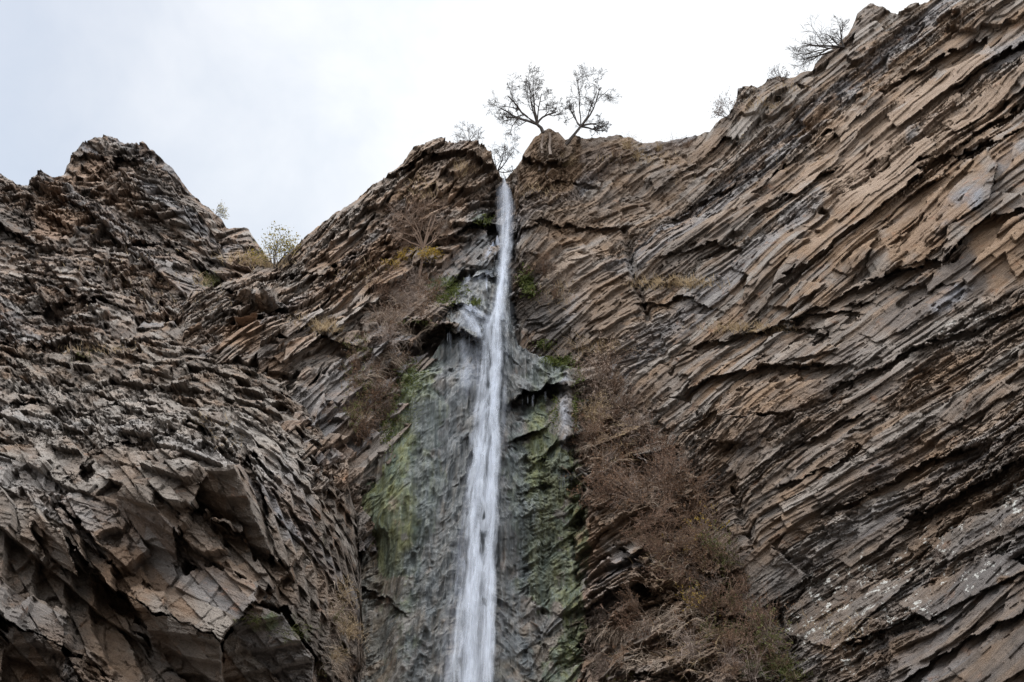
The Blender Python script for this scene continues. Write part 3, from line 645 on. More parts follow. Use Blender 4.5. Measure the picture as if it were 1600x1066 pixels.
B_faces = [([(180, 784), (192, 754), (218, 768), (272, 828), (276, 880), (240, 872), (220, 836), (180, 800)], [(192, 754, 18.4), (272, 828, 18.5), (240, 872, 19.7)]),
           ([(218, 768), (240, 764), (284, 806), (281, 842), (272, 828)], [(218, 768, 18.4), (272, 828, 18.5), (282, 800, 19.5)]),
           ([(300, 800), (330, 745), (370, 732), (425, 865), (396, 880), (378, 820), (350, 812)], [(330, 745, 19.5), (425, 865, 19.9), (360, 850, 20.9)]),
           ([(370, 732), (382, 730), (437, 872), (425, 866)], [(370, 732, 19.5), (425, 865, 19.9), (436, 860, 20.8)]),
           ([(192, 922), (214, 913), (258, 922), (286, 893), (336, 882), (374, 900), (406, 912), (388, 945), (364, 972), (343, 998), (330, 985), (312, 987), (296, 968), (280, 970), (262, 955), (240, 958), (222, 940)], [(200, 932, 17.6), (342, 998, 17.2), (395, 905, 18.6)]),
           ([(194, 924), (222, 942), (240, 960), (262, 957), (280, 972), (296, 970), (312, 989), (330, 987), (342, 1000), (345, 1075), (300, 1070), (235, 1022), (230, 978)], [(252, 968, 17.9), (342, 1000, 17.7), (300, 1066, 19.5)]),
           ([(346, 1000), (396, 942), (440, 958), (488, 1024), (482, 1100), (346, 1100)], [(396, 942, 18.6), (488, 1024, 19.8), (370, 1060, 19.9)]),
           ([(5, 960), (51, 930), (103, 955), (92, 1001), (15, 972)], [(15, 971, 16.2), (92, 1001, 16.3), (51, 930, 17.5)]),
           ([(15, 974), (92, 1003), (100, 1110), (-20, 1110)], [(15, 973, 16.4), (92, 1003, 16.4), (50, 1066, 17.9)]),
           ([(60, 800), (95, 830), (120, 895), (80, 880), (50, 830)], [(60, 800, 18.3), (120, 895, 18.2), (80, 880, 19.4)]),
           ([(315, 650), (345, 672), (372, 715), (340, 700)], [(315, 650, 22.2), (372, 715, 21.0), (340, 700, 21.4)])]
cliffB = build_mass('cliff_left', B_ridge, -320, 580, 1150, B_depth, frB,
    [(2.4, 0.9, 0.65, 0.9, 0.5, 0.5), (1.1, 0.32, 0.32, 1.0, 0.8, 0.5, -16), (0.55, 0.13, 0.16, 1.0, 1.0, 0.4, 12), (0.22, 0.06, 0.075, 1.0, 1.2, 0.4, -26)],
    [(0.55, 0.3, 3, 51), (0.25, 1.1, 3, 52)], B_strokes, (), B_masks, mat=M_ROCK_B, plunge=(0, 16), plunge_d=2.5, faces=B_faces, ridge_noise=3.5)

# ------------------------------------------------------------------ labels and tagging
def tag(o, label, cat, group=None, kind=None):
    if label: o['label'] = label
    if cat: o['category'] = cat
    if group: o['group'] = group
    if kind: o['kind'] = kind
    return o
def empty(name, loc):
    o = bpy.data.objects.new(name, None); COL.objects.link(o); o.location = [float(x) for x in loc]; o.empty_display_size = 0.3
    return o

# ------------------------------------------------------------------ water
def water_material(name, a_lo, a_hi, gain, sx=5.0, sy=0.35, col=(0.66, 0.71, 0.82)):
    m, nt = mat_new(name); b = NB(nt)
    uv = b.attr('wv').outputs['Vector']; ed = b.attr('edge').outputs['Fac']
    n1 = b.noise(b.scale(uv, (sx, sy, 1.0)), 1.0, 5, 0.62, 0.25)
    n2 = b.noise(b.scale(uv, (sx * 3.7, sy * 1.3, 1.0)), 1.0, 4, 0.6)
    n3 = b.noise(b.scale(uv, (sx * 0.3, sy * 1.6, 1.0)), 1.0, 4, 0.6, 0.6)
    n = b.math('ADD', b.math('MULTIPLY', n1, 0.50), b.math('ADD', b.math('MULTIPLY', n2, 0.22), b.math('MULTIPLY', n3, 0.38)))
    al = b.mapr(b.math('ADD', n, b.math('MULTIPLY', b.math('SUBTRACT', ed, 1.0), 0.34)), a_lo, a_hi, 0.0, 1.0)
    al = b.math('MULTIPLY', b.math('MULTIPLY', al, gain), b.mapr(ed, 0.0, 0.75), True)
    df = b.n('ShaderNodeBsdfDiffuse'); df.inputs[0].default_value = (*col, 1)
    tl = b.n('ShaderNodeBsdfTranslucent'); tl.inputs[0].default_value = (*col, 1)
    mx = b.n('ShaderNodeMixShader'); mx.inputs[0].default_value = 0.35; b.link(df.outputs[0], mx.inputs[1]); b.link(tl.outputs[0], mx.inputs[2])
    tr = b.n('ShaderNodeBsdfTransparent'); m2 = b.n('ShaderNodeMixShader'); b.link(al, m2.inputs[0]); b.link(tr.outputs[0], m2.inputs[1]); b.link(mx.outputs[0], m2.inputs[2])
    out = b.n('ShaderNodeOutputMaterial'); b.link(m2.outputs[0], out.inputs[0])
    return m
MW_CORE = water_material('falling_water', 0.36, 0.90, 0.78, 4.5, 0.30, (0.72, 0.77, 0.87))
MW_STRAND = water_material('water_strand', 0.40, 0.80, 0.66, 5.0, 0.8, (0.72, 0.77, 0.86))
MW_MID = water_material('thin_water', 0.34, 0.88, 0.72, 5.0, 0.25)
MW_VEIL = water_material('spray', 0.38, 0.95, 0.15, 0.9, 0.45, (0.62, 0.68, 0.76))
MW_DRIP = water_material('dripping_water', 0.34, 0.75, 0.45, 3.0, 0.8)

WV = [272, 300, 360, 420, 480, 500, 560, 700, 900, 1066, 1150]
WY = [36.3, 35.8, 35.0, 34.2, 32.2, 31.7, 30.6, 28.75, 26.3, 24.4, 23.4]
def water_sheet(name, mat, path, off, bulge, parent, seed, nx=28, tip=18, wob=0.0, end=1):
    """path: (v, left edge, right edge) in the photo; falls at the depth of the stream, rounded across"""
    pv = [p[0] for p in path]; n = int((pv[-1] - pv[0]) / 4) + 2
    v = np.linspace(pv[0], pv[-1], n).astype(f32); x = np.linspace(-1, 1, nx).astype(f32)
    l = np.interp(v, pv, [p[1] for p in path]); r = np.interp(v, pv, [p[2] for p in path])
    e = np.stack([v, v * 0, v * 0 + seed], -1)
    l = l + wob * fbm(e, 1 / 40., 3, .6, seed); r = r + wob * fbm(e, 1 / 40., 3, .6, seed + 7)
    X, V = np.meshgrid(x, v)
    U = (l + r)[:, None] / 2 + (r - l)[:, None] / 2 * X
    Y = np.interp(V, WV, WY).astype(f32) - off - bulge * (1 - X * X)
    P = pix(U, V, Y)
    P[..., 1] += 0.06 * vnoise(P * np.array([1, 1, .25], f32), 3.0, seed)
    w = ((r - l)[:, None] * 0.35 + 12) * X / FOC * 30
    edge = np.clip((1 - np.abs(X)) * 1.45, 0, 1)
    k = smooth(0, tip, V - v[0])
    edge = edge * k * smooth(0, end, v[-1] + 1 - V)
    along = np.broadcast_to(-P[..., 2], X.shape)
    return mesh_from_grid(name, P, {'wv': np.stack([w, along, w * 0 + seed * 3.3], -1), 'edge': edge}, mat, kind=None, parent=parent)

def film(name, mat, pts, parent, seed, lift=0.12, depth=None, nx=8, fade=0.25):
    """a thin run of water over the rock: pts (u, v, half width px)"""
    pts = np.array(pts, np.float64); t = np.r_[0, np.cumsum(np.hypot(*np.diff(pts[:, :2], axis=0).T))]
    n = max(int(t[-1] / 4), 6); q = np.linspace(0, t[-1], n)
    c = np.stack([np.interp(q, t, pts[:, i]) for i in range(3)], -1)
    tan = np.gradient(c[:, :2], axis=0); tan /= np.linalg.norm(tan, axis=1, keepdims=True) + 1e-9
    nrm = np.stack([-tan[:, 1], tan[:, 0]], -1)
    P = np.zeros((n, nx, 3), f32); ed = np.zeros((n, nx), f32); wv = np.zeros((n, nx, 3), f32)
    Yp = None
    for i in range(n):
        for j in range(nx):
            x = j / (nx - 1) * 2 - 1
            u, v = c[i, :2] + nrm[i] * x * c[i, 2]
            if depth is None:
                s = surf(u, v); y = s[0][1] - lift if s else 34
            else: y = depth
            P[i, j] = pix(u, v, y)
            ed[i, j] = min((1 - abs(x)) * 2, 1) * min(1, q[i] / (fade * t[-1]) + .15) * min(1, (t[-1] - q[i]) / (fade * t[-1]) + 0.1)
            wv[i, j] = (x * c[i, 2] / FOC * 32, q[i] / FOC * 32, seed * 2.7)
    P[..., 1] = (P[..., 1] + np.roll(P[..., 1], 1, 1) + np.roll(P[..., 1], -1, 1)) / 3 if nx > 3 else P[..., 1]
    return mesh_from_grid(name, P, {'wv': wv, 'edge': ed}, mat, kind=None, parent=parent)

base = pix(740, 1140, 24)
wf = empty('waterfall', (0, 0, 0))
tag(wf, 'tall narrow white waterfall dropping from the notch down the mossy tufa wall', 'waterfall')
core = [(271, 783, 789), (280, 783, 791), (294, 780, 798), (321, 778, 803), (348, 778, 801), (378, 779, 797), (412, 778, 795), (446, 773, 793), (480, 769, 790), (500, 758, 791), (513, 752, 790), (547, 749, 790), (598, 745, 790),
        (676, 734, 789), (744, 727, 788), (800, 721, 787), (882, 711, 786), (977, 701, 784), (1066, 693, 781), (1150, 688, 779)]
water_sheet('main_stream', MW_CORE, core, 0.25, 0.35, wf, 1, 30, 8, 1.2)
water_sheet('main_stream', MW_MID, [(v, a - 8 - max(0, v - 500) * 0.035, b_ + 7 + max(0, min(v - 460, 80)) * 0.08) for v, a, b_ in core], 0.05, 0.3, wf, 2, 30, 30, 2.0)
jet = [(285, 785, 793), (321, 787, 800), (380, 785, 798), (446, 777, 791), (480, 772, 786), (540, 762, 786), (600, 758, 786), (700, 755, 784), (800, 752, 782), (900, 748, 780), (1000, 744, 776), (1066, 742, 774), (1150, 738, 771)]
water_sheet('main_stream', MW_CORE, jet, 0.5, 0.2, wf, 3, 24, 60, 2.5)
jet2 = [(560, 752, 772), (640, 745, 768), (700, 738, 762), (800, 728, 757), (880, 724, 756), (960, 716, 752), (1066, 708, 748), (1150, 704, 744)]
water_sheet('main_stream', MW_CORE, jet2, 0.45, 0.2, wf, 4, 24, 90, 3.0)
water_sheet('spray_veil', MW_VEIL, [(330, 772, 806), (400, 768, 806), (470, 758, 812), (520, 728, 812), (600, 726, 812), (700, 714, 812), (850, 702, 810), (1000, 690, 806), (1150, 676, 804)], -0.05, 0.5, wf, 5, 40, 60, 4)
water_sheet('spray_veil', MW_VEIL, [(420, 772, 800), (500, 748, 808), (600, 735, 806), (750, 718, 806), (900, 700, 800), (1150, 682, 795)], 0.75, 0.5, wf, 6, 40, 60, 4)
for k_, st_ in enumerate([
    [(300, 788, 797), (350, 789, 799), (420, 782, 792), (480, 773, 784), (540, 770, 782), (600, 766, 778), (680, 752, 766), (760, 740, 754), (850, 735, 748), (880, 738, 751), (960, 732, 746), (1066, 727, 742), (1150, 724, 740)],
    [(500, 772, 784), (560, 772, 784), (620, 768, 781), (720, 766, 779), (800, 764, 778), (870, 752, 770), (905, 747, 762), (950, 744, 754)],
    [(830, 764, 778), (900, 760, 774), (980, 763, 775), (1066, 757, 771), (1150, 754, 768)],
    [(510, 760, 770), (600, 748, 759), (700, 738, 749), (800, 729, 740), (880, 724, 732)],
    [(880, 722, 730), (960, 714, 726), (1066, 706, 718), (1150, 702, 714)],
    [(285, 781, 788), (330, 780, 787), (380, 782, 786)], [(640, 757, 766), (720, 750, 759), (800, 748, 758), (840, 752, 760)]]):
    water_sheet('main_stream', MW_STRAND, [(v_, a_ - 0.7 * (b_ - a_) - 1, b_ + 0.7 * (b_ - a_) + 1) for v_, a_, b_ in st_], 0.55 + 0.04 * k_, 0.12, wf, 31 + k_, 16, 70, 3.5, end=70)
film('side_trickle', MW_MID, [(790, 377, 3), (772, 384, 5), (763, 394, 6), (757, 410, 5)], wf, 11)
film('side_trickle', MW_MID, [(774, 384, 2), (773, 400, 2.5), (773, 414, 2)], wf, 12)
film('side_trickle', MW_MID, [(762, 424, 2), (760, 440, 3), (760, 458, 2)], wf, 13)
film('side_trickle', MW_MID, [(778, 424, 8), (755, 432, 10), (735, 446, 12), (722, 462, 12)], wf, 14)
film('side_trickle', MW_MID, [(704, 470, 12), (722, 490, 24), (738, 520, 34), (744, 570, 36), (742, 640, 34)], wf, 18, 0.2, nx=14)
film('side_trickle', MW_STRAND, [(706, 468, 10), (726, 482, 18), (748, 498, 24), (758, 524, 26), (760, 570, 26)], wf, 15, 0.35)
film('side_trickle', MW_MID, [(715, 474, 4), (742, 486, 5), (768, 500, 7), (772, 535, 9)], wf, 16, 0.5)
for k in range(8):
    u = random.choice((704, 718, 722, 738)) + random.uniform(-5, 5); v = 517 + random.uniform(0, 6); L = random.uniform(10, 34)
    film('drip', MW_DRIP, [(u, v, .5), (u - 0.4, v + L * .5, .8), (u - 0.8, v + L, .4)], wf, 20 + k, depth=31.4, nx=3)
for k in range(7):
    u = random.choice((816, 828, 833, 850)) + random.uniform(-4, 4); v = 622 - (u - 812) * 0.3; L = random.uniform(8, 26)
    film('drip', MW_DRIP, [(u, v, .4), (u, v + L * .5, .8), (u, v + L, .4)], wf, 40 + k, depth=29.9, nx=3)
for k in range(8):
    u = 872 + 3.4 * k + random.uniform(-1, 1); v = 735; L = random.uniform(15, 40)
    film('drip', MW_DRIP, [(u, v, .4), (u, v + L * .5, .8), (u, v + L, .4)], wf, 60 + k, depth=28.6, nx=3)

# ------------------------------------------------------------------ plants
def leafy_material(name, c1, c2, rough=0.75, scale=6.0, transl=0.3):
    m, nt = mat_new(name); b = NB(nt)
    geo = b.n('ShaderNodeNewGeometry'); oi = b.n('ShaderNodeObjectInfo')
    rnd = b.math('ADD', b.math('MULTIPLY', geo.outputs['Random Per Island'], 0.75), b.math('MULTIPLY', oi.outputs['Random'], 0.25))
    col = b.mix(rnd, c1, c2)
    df = b.n('ShaderNodeBsdfPrincipled'); b.link(col, df.inputs['Base Color']); df.inputs['Roughness'].default_value = rough; df.inputs['Specular IOR Level'].default_value = 0.2
    tl = b.n('ShaderNodeBsdfTranslucent'); b.link(col, tl.inputs[0])
    mx = b.n('ShaderNodeMixShader'); mx.inputs[0].default_value = transl; b.link(df.outputs[0], mx.inputs[1]); b.link(tl.outputs[0], mx.inputs[2])
    out = b.n('ShaderNodeOutputMaterial'); b.link(mx.outputs[0], out.inputs[0])
    return m
M_BARK = leafy_material('dark_bark', (0.022, 0.018, 0.016), (0.05, 0.04, 0.034), transl=0)
M_ROOT = leafy_material('root_bark', (0.10, 0.075, 0.06), (0.13, 0.10, 0.08), transl=0)
M_PALEBARK = leafy_material('dry_bark', (0.13, 0.10, 0.085), (0.25, 0.20, 0.17), transl=0)
M_REDSTEM = leafy_material('russet_stems', (0.06, 0.04, 0.03), (0.22, 0.15, 0.11), transl=0.1)
M_RUSSET = leafy_material('russet_leaves', (0.075, 0.04, 0.023), (0.27, 0.165, 0.10))
M_PINK = leafy_material('dry_seed_heads', (0.26, 0.195, 0.155), (0.50, 0.39, 0.31))
M_TAN = leafy_material('tan_straw', (0.26, 0.19, 0.11), (0.50, 0.39, 0.25))
M_OLIVE = leafy_material('olive_leaves', (0.055, 0.065, 0.02), (0.14, 0.14, 0.05))
M_YELLOW = leafy_material('yellow_leaves', (0.25, 0.165, 0.025), (0.45, 0.32, 0.07))
M_AUTUMN = leafy_material('autumn_leaves', (0.09, 0.095, 0.02), (0.34, 0.25, 0.05))
M_MOSS = leafy_material('moss_leaves', (0.045, 0.065, 0.015), (0.13, 0.145, 0.045))
M_DEADGRASS = leafy_material('dead_grass_blades', (0.17, 0.135, 0.105), (0.42, 0.34, 0.27))
M_GREEN = leafy_material('green_leaves', (0.045, 0.085, 0.018), (0.12, 0.17, 0.05))
M_DARKBUD = leafy_material('dead_leaves', (0.045, 0.032, 0.026), (0.11, 0.075, 0.055))

class MB:
    def __init__(s): s.v = []; s.f = []
    def tube(s, pts, r0, r1, n=3):
        pts = [Vector(p) for p in pts]; k = len(pts); base = len(s.v)
        for i, p in enumerate(pts):
            t = (pts[min(i + 1, k - 1)] - pts[max(i - 1, 0)]).normalized()
            x = t.orthogonal().normalized(); y = t.cross(x); r = r0 + (r1 - r0) * i / (k - 1)
            for j in range(n):
                a = 2 * math.pi * j / n
                s.v.append(p + x * (r * math.cos(a)) + y * (r * math.sin(a)))
        for i in range(k - 1):
            for j in range(n):
                a = base + i * n + j; b_ = base + i * n + (j + 1) % n
                s.f.append((a, b_, b_ + n, a + n))
    def leaf(s, p, d, L, w):
        d = Vector(d).normalized(); x = d.orthogonal().normalized(); x.rotate(Matrix.Rotation(random.uniform(0, 6.28), 3, d))
        p = Vector(p); b_ = len(s.v)
        s.v += [p, p + d * L * .5 + x * w * .5, p + d * L, p + d * L * .5 - x * w * .5]; s.f.append((b_, b_ + 1, b_ + 2, b_ + 3))
    def blade(s, p, d, L, w, droop, side=None):
        p = Vector(p); d = Vector(d).normalized(); x = (side or d.cross(Vector((random.uniform(-1, 1), random.uniform(-1, 1), 0.1)))).normalized()
        b_ = len(s.v); k = 4
        for i in range(k + 1):
            q = i / k; ww = w * (1 - q) * .5 + 0.001
            s.v += [p - x * ww, p + x * ww]
            d = (d + Vector((0, 0, -droop / k))).normalized(); p = p + d * (L / k)
        for i in range(k): s.f.append((b_ + 2 * i, b_ + 2 * i + 1, b_ + 2 * i + 3, b_ + 2 * i + 2))
    def build(s, name, mat, parent=None):
        me = bpy.data.meshes.new(name); me.from_pydata([tuple(v) for v in s.v], [], s.f); me.materials.append(mat)
        o = bpy.data.objects.new(name, me); COL.objects.link(o)
        if parent: o.parent = parent
        return o

SZ = 1.12
def rvec(): return Vector((random.gauss(0, 1), random.gauss(0, 1), random.gauss(0, 1)))
def grow(p, d, L, r, lvl, maxl, trunk, crown, tips, up=0.15, nch=(3, 5), wig=0.16, keep=0.62, rt=0.45, spread=(28, 62)):
    n = 6 if lvl < 2 else 4
    pts = [p.copy()]; dirs = [d.copy()]; q = p.copy(); dd = d.copy()
    for i in range(n):
        dd = (dd + rvec() * wig * (1 if lvl else .6) + Vector((0, 0, up))* (0.5 if lvl else 0.25)).normalized()
        q = q + dd * (L / n); pts.append(q.copy()); dirs.append(dd.copy())
    (trunk if lvl <= 1 else crown).tube(pts, r, max(r * rt, 0.006), 4 if lvl < 2 else 3)
    if lvl >= maxl:
        tips.append((pts[-1], dirs[-1])); tips.append((pts[-3], dirs[-3])); return
    k = random.randint(*nch)
    for c in range(k):
        t = 0.28 + 0.72 * (c + random.random()) / k
        i = min(int(t * n), n - 1); base_p = pts[i].lerp(pts[i + 1], t * n - i)
        ax = dirs[i].orthogonal(); ax.rotate(Matrix.Rotation(random.uniform(0, 6.28), 3, dirs[i]))
        nd = dirs[i].copy(); nd.rotate(Matrix.Rotation(math.radians(random.uniform(*spread)), 3, ax))
        rr = (r + (r * rt - r) * t)
        grow(base_p, nd, L * keep * random.uniform(0.75, 1.2) * (1.15 - 0.45 * t), max(rr * 0.60, 0.008), lvl + 1, maxl, trunk, crown, tips, up, nch, wig, keep, rt, spread)

def tree(name, label, cat, uv, limbs, r=0.05, maxl=3, nch=(3, 5), bark=M_BARK, leaves=None, leaf_n=2, leaf_s=0.06, group=None, seed=1, up=0.12, depth_spread=0.5, stem=None, keep=0.6, only=None, sink=0.15, bud=None, crown_bark=None, wig=0.16):
    random.seed(seed)
    s = surf(uv[0], uv[1], only) or surf(uv[0], uv[1] + 6, only) or surf(uv[0], uv[1] + 14, only)
    p, n_, z = s
    m = z / FOC
    p = pix(uv[0], uv[1], p[1] + 0.05)
    root = empty(name, p); tag(root, label, cat, group)
    tr, cr, tips = MB(), MB(), []
    b0 = Vector((0, 0, -sink))
    if stem:   # a bare lower trunk first
        q = Vector((stem[0] * m, 0, stem[1] * m)); tr.tube([b0, q * .5 + Vector((.06, 0, 0)), q], r * 1.5, r * 1.1, 5); b0 = q
    for (ang, lpx) in limbs:
        a = math.radians(ang)
        d = Vector((math.sin(a), random.uniform(-depth_spread, depth_spread), math.cos(a) * 1.12)).normalized()
        grow(b0, d, lpx * m * 0.72 * (1.0 if group == 'x' else SZ), r * random.uniform(.7, 1), 0, maxl, tr, cr, tips, up=up, nch=nch, keep=keep, wig=wig)
    tr.build('trunk', bark, root)
    c = cr.build('crown', crown_bark or bark, root)
    if leaves:
        lf = MB()
        for (tp, td) in tips:
            for _ in range(leaf_n):
                lf.leaf(tp + rvec() * leaf_s * 1.2, td + rvec() * 0.8, leaf_s * random.uniform(.6, 1.3), leaf_s * random.uniform(.4, .8))
        lf.build('leaves', leaves, c)
    return root

tree('bare_tree', 'wide leafless tree fanning out on the rock knob right above the waterfall lip', 'tree', (849, 206), [(-78, 66), (-60, 80), (-43, 84), (-26, 90), (-9, 90), (8, 78), (26, 58)], r=0.085, maxl=4, nch=(4, 5), seed=4, stem=(-10, 16), keep=0.58, wig=0.2)
tree('bare_tree', 'tall leafless tree leaning right beside the fanning one on the rock knob', 'tree', (883, 224), [(24, 108), (6, 104), (42, 84), (62, 58), (-18, 66), (84, 46)], r=0.07, maxl=4, nch=(4, 5), seed=9, stem=(26, 36), keep=0.55, wig=0.2)
tree('bare_bush', 'small leafless bush on the flat crest left of the waterfall lip', 'bush', (733, 222), [(0, 40), (-30, 34), (28, 36), (-62, 32), (64, 36), (-15, 38), (15, 34), (-82, 28)], r=0.03, maxl=3, nch=(3, 4), seed=5)
tree('bare_tree', 'crooked leafless tree hanging over the notch directly above the waterfall', 'tree', (777, 266), [(50, 60), (108, 26), (18, 50), (34, 66), (-8, 34)], r=0.045, maxl=4, nch=(3, 4), seed=12, up=0.05, wig=0.2)
tree('bare_tree', 'lone leafless tree leaning out to the left from the high right crest', 'tree', (1318, 72), [(-66, 82), (-80, 76), (-54, 78), (-38, 62), (-18, 48), (-96, 62), (2, 34)], r=0.075, maxl=3, nch=(4, 6), seed=15, up=0.08)
tree('bare_bush', 'small rounded bush on the crest between the lone leaning tree and square block', 'bush', (1222, 127), [(-45, 26), (-14, 30), (18, 30), (48, 24), (0, 28)], r=0.022, maxl=2, nch=(4, 6), leaves=M_DARKBUD, leaf_n=2, leaf_s=0.07, seed=17)
tree('bare_bush', 'reddish bush growing out of the slope just left of the square crest block', 'bush', (1143, 182), [(-28, 42), (-55, 36), (-5, 44), (12, 30), (-75, 30)], r=0.022, maxl=2, nch=(4, 6), leaves=M_DARKBUD, leaf_n=2, leaf_s=0.08, seed=19, crown_bark=M_REDSTEM)
tree('bare_bush', 'wisp of a bush low on the crest behind the square block', 'bush', (1183, 146), [(-25, 12), (0, 13), (30, 12)], r=0.015, maxl=2, nch=(3, 4), seed=21)
tree('leafy_bush', 'little dark leafy bush clinging to the right ridge of the left peak', 'bush', (337, 336), [(-40, 24), (-8, 28), (25, 24), (50, 20)], r=0.03, maxl=2, nch=(4, 6), leaves=M_AUTUMN, leaf_n=2, leaf_s=0.10, seed=23, sink=.4)
tree('autumn_tree', 'yellow-green leafy tree standing in the gap beside the left peak', 'tree', (428, 420), [(-3, 78), (-14, 88), (10, 64), (22, 48), (-28, 58)], r=0.055, maxl=2, nch=(4, 6), leaves=M_AUTUMN, leaf_n=3, leaf_s=0.15, seed=25)
tree('autumn_tree', 'smaller sparse tree right of the yellow-green one, against the rising ridge', 'tree', (453, 402), [(-18, 30), (5, 34), (25, 28)], r=0.035, maxl=2, nch=(3, 5), leaves=M_AUTUMN, leaf_n=2, leaf_s=0.13, seed=26)
tree('dead_tree', 'grey leafless tree growing on the cliff face left of the waterfall above yellow leaves', 'tree', (652, 440), [(-38, 84), (-18, 104), (6, 92), (22, 92), (-54, 66), (40, 56), (-28, 90)], r=0.07, maxl=3, nch=(4, 5), bark=M_REDSTEM, crown_bark=M_REDSTEM, seed=29, stem=(6, 64), depth_spread=0.35)
tree('yellow_shrub', 'yellow-leaved shrub left of the grey dead trunk on the cliff', 'shrub', (640, 412), [(-35, 24), (-10, 28), (15, 24), (-60, 22)], r=0.02, maxl=2, nch=(3, 5), leaves=M_YELLOW, leaf_n=6, leaf_s=0.085, seed=31, bark=M_PALEBARK)
tree('yellow_shrub', 'yellow-leaved shrub right of the grey dead trunk on the cliff', 'shrub', (672, 408), [(-25, 24), (5, 26), (35, 24), (60, 22)], r=0.02, maxl=2, nch=(3, 5), leaves=M_YELLOW, leaf_n=6, leaf_s=0.085, seed=33, bark=M_PALEBARK)
tree('yellow_shrub', 'faint yellowing shrub low on the cliff left of the dead tree', 'shrub', (612, 424), [(-40, 22), (-5, 22), (30, 20)], r=0.02, maxl=2, nch=(3, 4), leaves=M_YELLOW, leaf_n=4, leaf_s=0.07, seed=35, bark=M_PALEBARK)

# exposed roots on the knob
for pts_, lab in (([(857, 208), (861, 218), (860, 230), (862, 242), (859, 254), (858, 266), (855, 278)], 'thick pale root running down the knob under the fanning tree'), ([(847, 212), (845, 226), (846, 240), (844, 256), (845, 268)], 'thin pale root left of the thick root on the knob')):
    mb = MB(); w3 = []
    for (u, v) in pts_:
        s = surf(u, v); w3.append(Vector(pix(u + random.uniform(-2, 2), v, s[0][1] - 0.04).tolist()))
    o_ = w3[0].copy(); r_ = 0.085 if 'thick' in lab else 0.04
    mb.tube([w - o_ for w in w3], r_, r_ * 1.2, 7)
    o = mb.build('exposed_root', M_ROOT); o.location = o_; tag(o, lab, 'root')

# --- shrubs: a few kinds built once, then copied
def shrub_proto(name, stem_mat, leaf_mat, nst, leaves, leaf_s, spread, seed, droop=0.0, twigs=4):
    random.seed(seed)
    st, lf = MB(), MB()
    for i in range(nst):
        a = random.uniform(0, 6.28); t = random.uniform(0, spread)
        d = Vector((math.cos(a) * math.sin(t), math.sin(a) * math.sin(t), math.cos(t)))
        L = random.uniform(0.55, 1.05); p = rvec() * 0.05; p.z = -0.12; pts = [p.copy()]; dd = d.copy()
        for k in range(5):
            dd = (dd + rvec() * 0.10 + Vector((0, 0, -droop * k * 0.2))).normalized(); p = p + dd * L / 5; pts.append(p.copy())
        st.tube(pts, 0.008, 0.003, 3)
        for k in range(twigs):
            i0 = random.randint(1, 5); b0 = pts[i0]; td = (dd + rvec() * 0.7).normalized(); tl = L * random.uniform(.15, .4)
            mid = b0 + td * tl * .5 + rvec() * .02; e = b0 + td * tl + Vector((0, 0, -droop * tl * .4)) + rvec() * .02
            st.tube([b0, mid, e], 0.005, 0.0025, 3)
            for _ in range(leaves):
                q = b0.lerp(e, random.uniform(.3, 1.05)) + rvec() * .015
                lf.leaf(q, td + rvec() * .8, leaf_s * random.uniform(.6, 1.4), leaf_s * random.uniform(.35, .7))
    root = empty(name, (0, 0, -50))
    st.build('stems', stem_mat, root); lf.build('foliage', leaf_mat, root)
    return root
KINDS = {
    'russet': shrub_proto('dry_shrub', M_REDSTEM, M_RUSSET, 34, 4, 0.035, 1.1, 101),
    'russet2': shrub_proto('dry_shrub', M_REDSTEM, M_RUSSET, 26, 5, 0.045, 1.25, 102, 0.3),
    'pink': shrub_proto('seed_head_shrub', M_REDSTEM, M_PINK, 36, 5, 0.030, 1.1, 103, 0.1),
    'pink2': shrub_proto('seed_head_shrub', M_PALEBARK, M_PINK, 30, 4, 0.034, 1.3, 104, 0.5),
    'bare': shrub_proto('twiggy_shrub', M_PALEBARK, M_REDSTEM, 40, 1, 0.03, 1.2, 105, 0.45, 5),
    'tan': shrub_proto('straw_shrub', M_TAN, M_TAN, 46, 3, 0.045, 1.0, 106, 0.5),
    'olive': shrub_proto('olive_shrub', M_REDSTEM, M_OLIVE, 26, 7, 0.05, 1.2, 107, 0.2),
    'yellow': shrub_proto('yellow_shrub', M_PALEBARK, M_YELLOW, 18, 6, 0.05, 1.1, 108, 0.2),
    'green': shrub_proto('green_shrub', M_OLIVE, M_GREEN, 22, 8, 0.055, 1.2, 109, 0.3),
    'rose': shrub_proto('reddish_shrub', M_REDSTEM, leafy_material('rose_leaves', (0.12, 0.07, 0.048), (0.23, 0.14, 0.095)), 30, 6, 0.04, 1.1, 110),
}
used = set()
def place(kind, uv, size, label, cat='shrub', group=None, lean=0.5, up=0.6, only=None):
    s = surf(*uv, only)
    if s is None: return None
    p, n_, z = s
    if not any(k[0] == kind for k in used) : src = None
    pr = KINDS[kind]
    if kind not in used:
        r = pr; used.add(kind); kids = []
    else:
        r = pr.copy(); COL.objects.link(r)
        for ch in list(pr.children):
            c = ch.copy(); COL.objects.link(c); c.parent = r
    d = Vector((n_[0] * lean, n_[1] * lean, n_[2] * lean * .5 + up)).normalized()
    r.rotation_euler = (d.to_track_quat('Z', 'Y') @ Matrix.Rotation(random.uniform(0, 6.28), 4, 'Z').to_quaternion()).to_euler()
    q = size * 0.78 * random.choice((0.6, 0.8, 1.0, 1.0, 1.25)) * z / FOC
    r.scale = (q, q, q * random.uniform(.85, 1.15)); r.location = [float(x) for x in p]
    for k in ('label', 'category', 'group'):
        if k in r: del r[k]
    tag(r, label, cat, group)
    return r

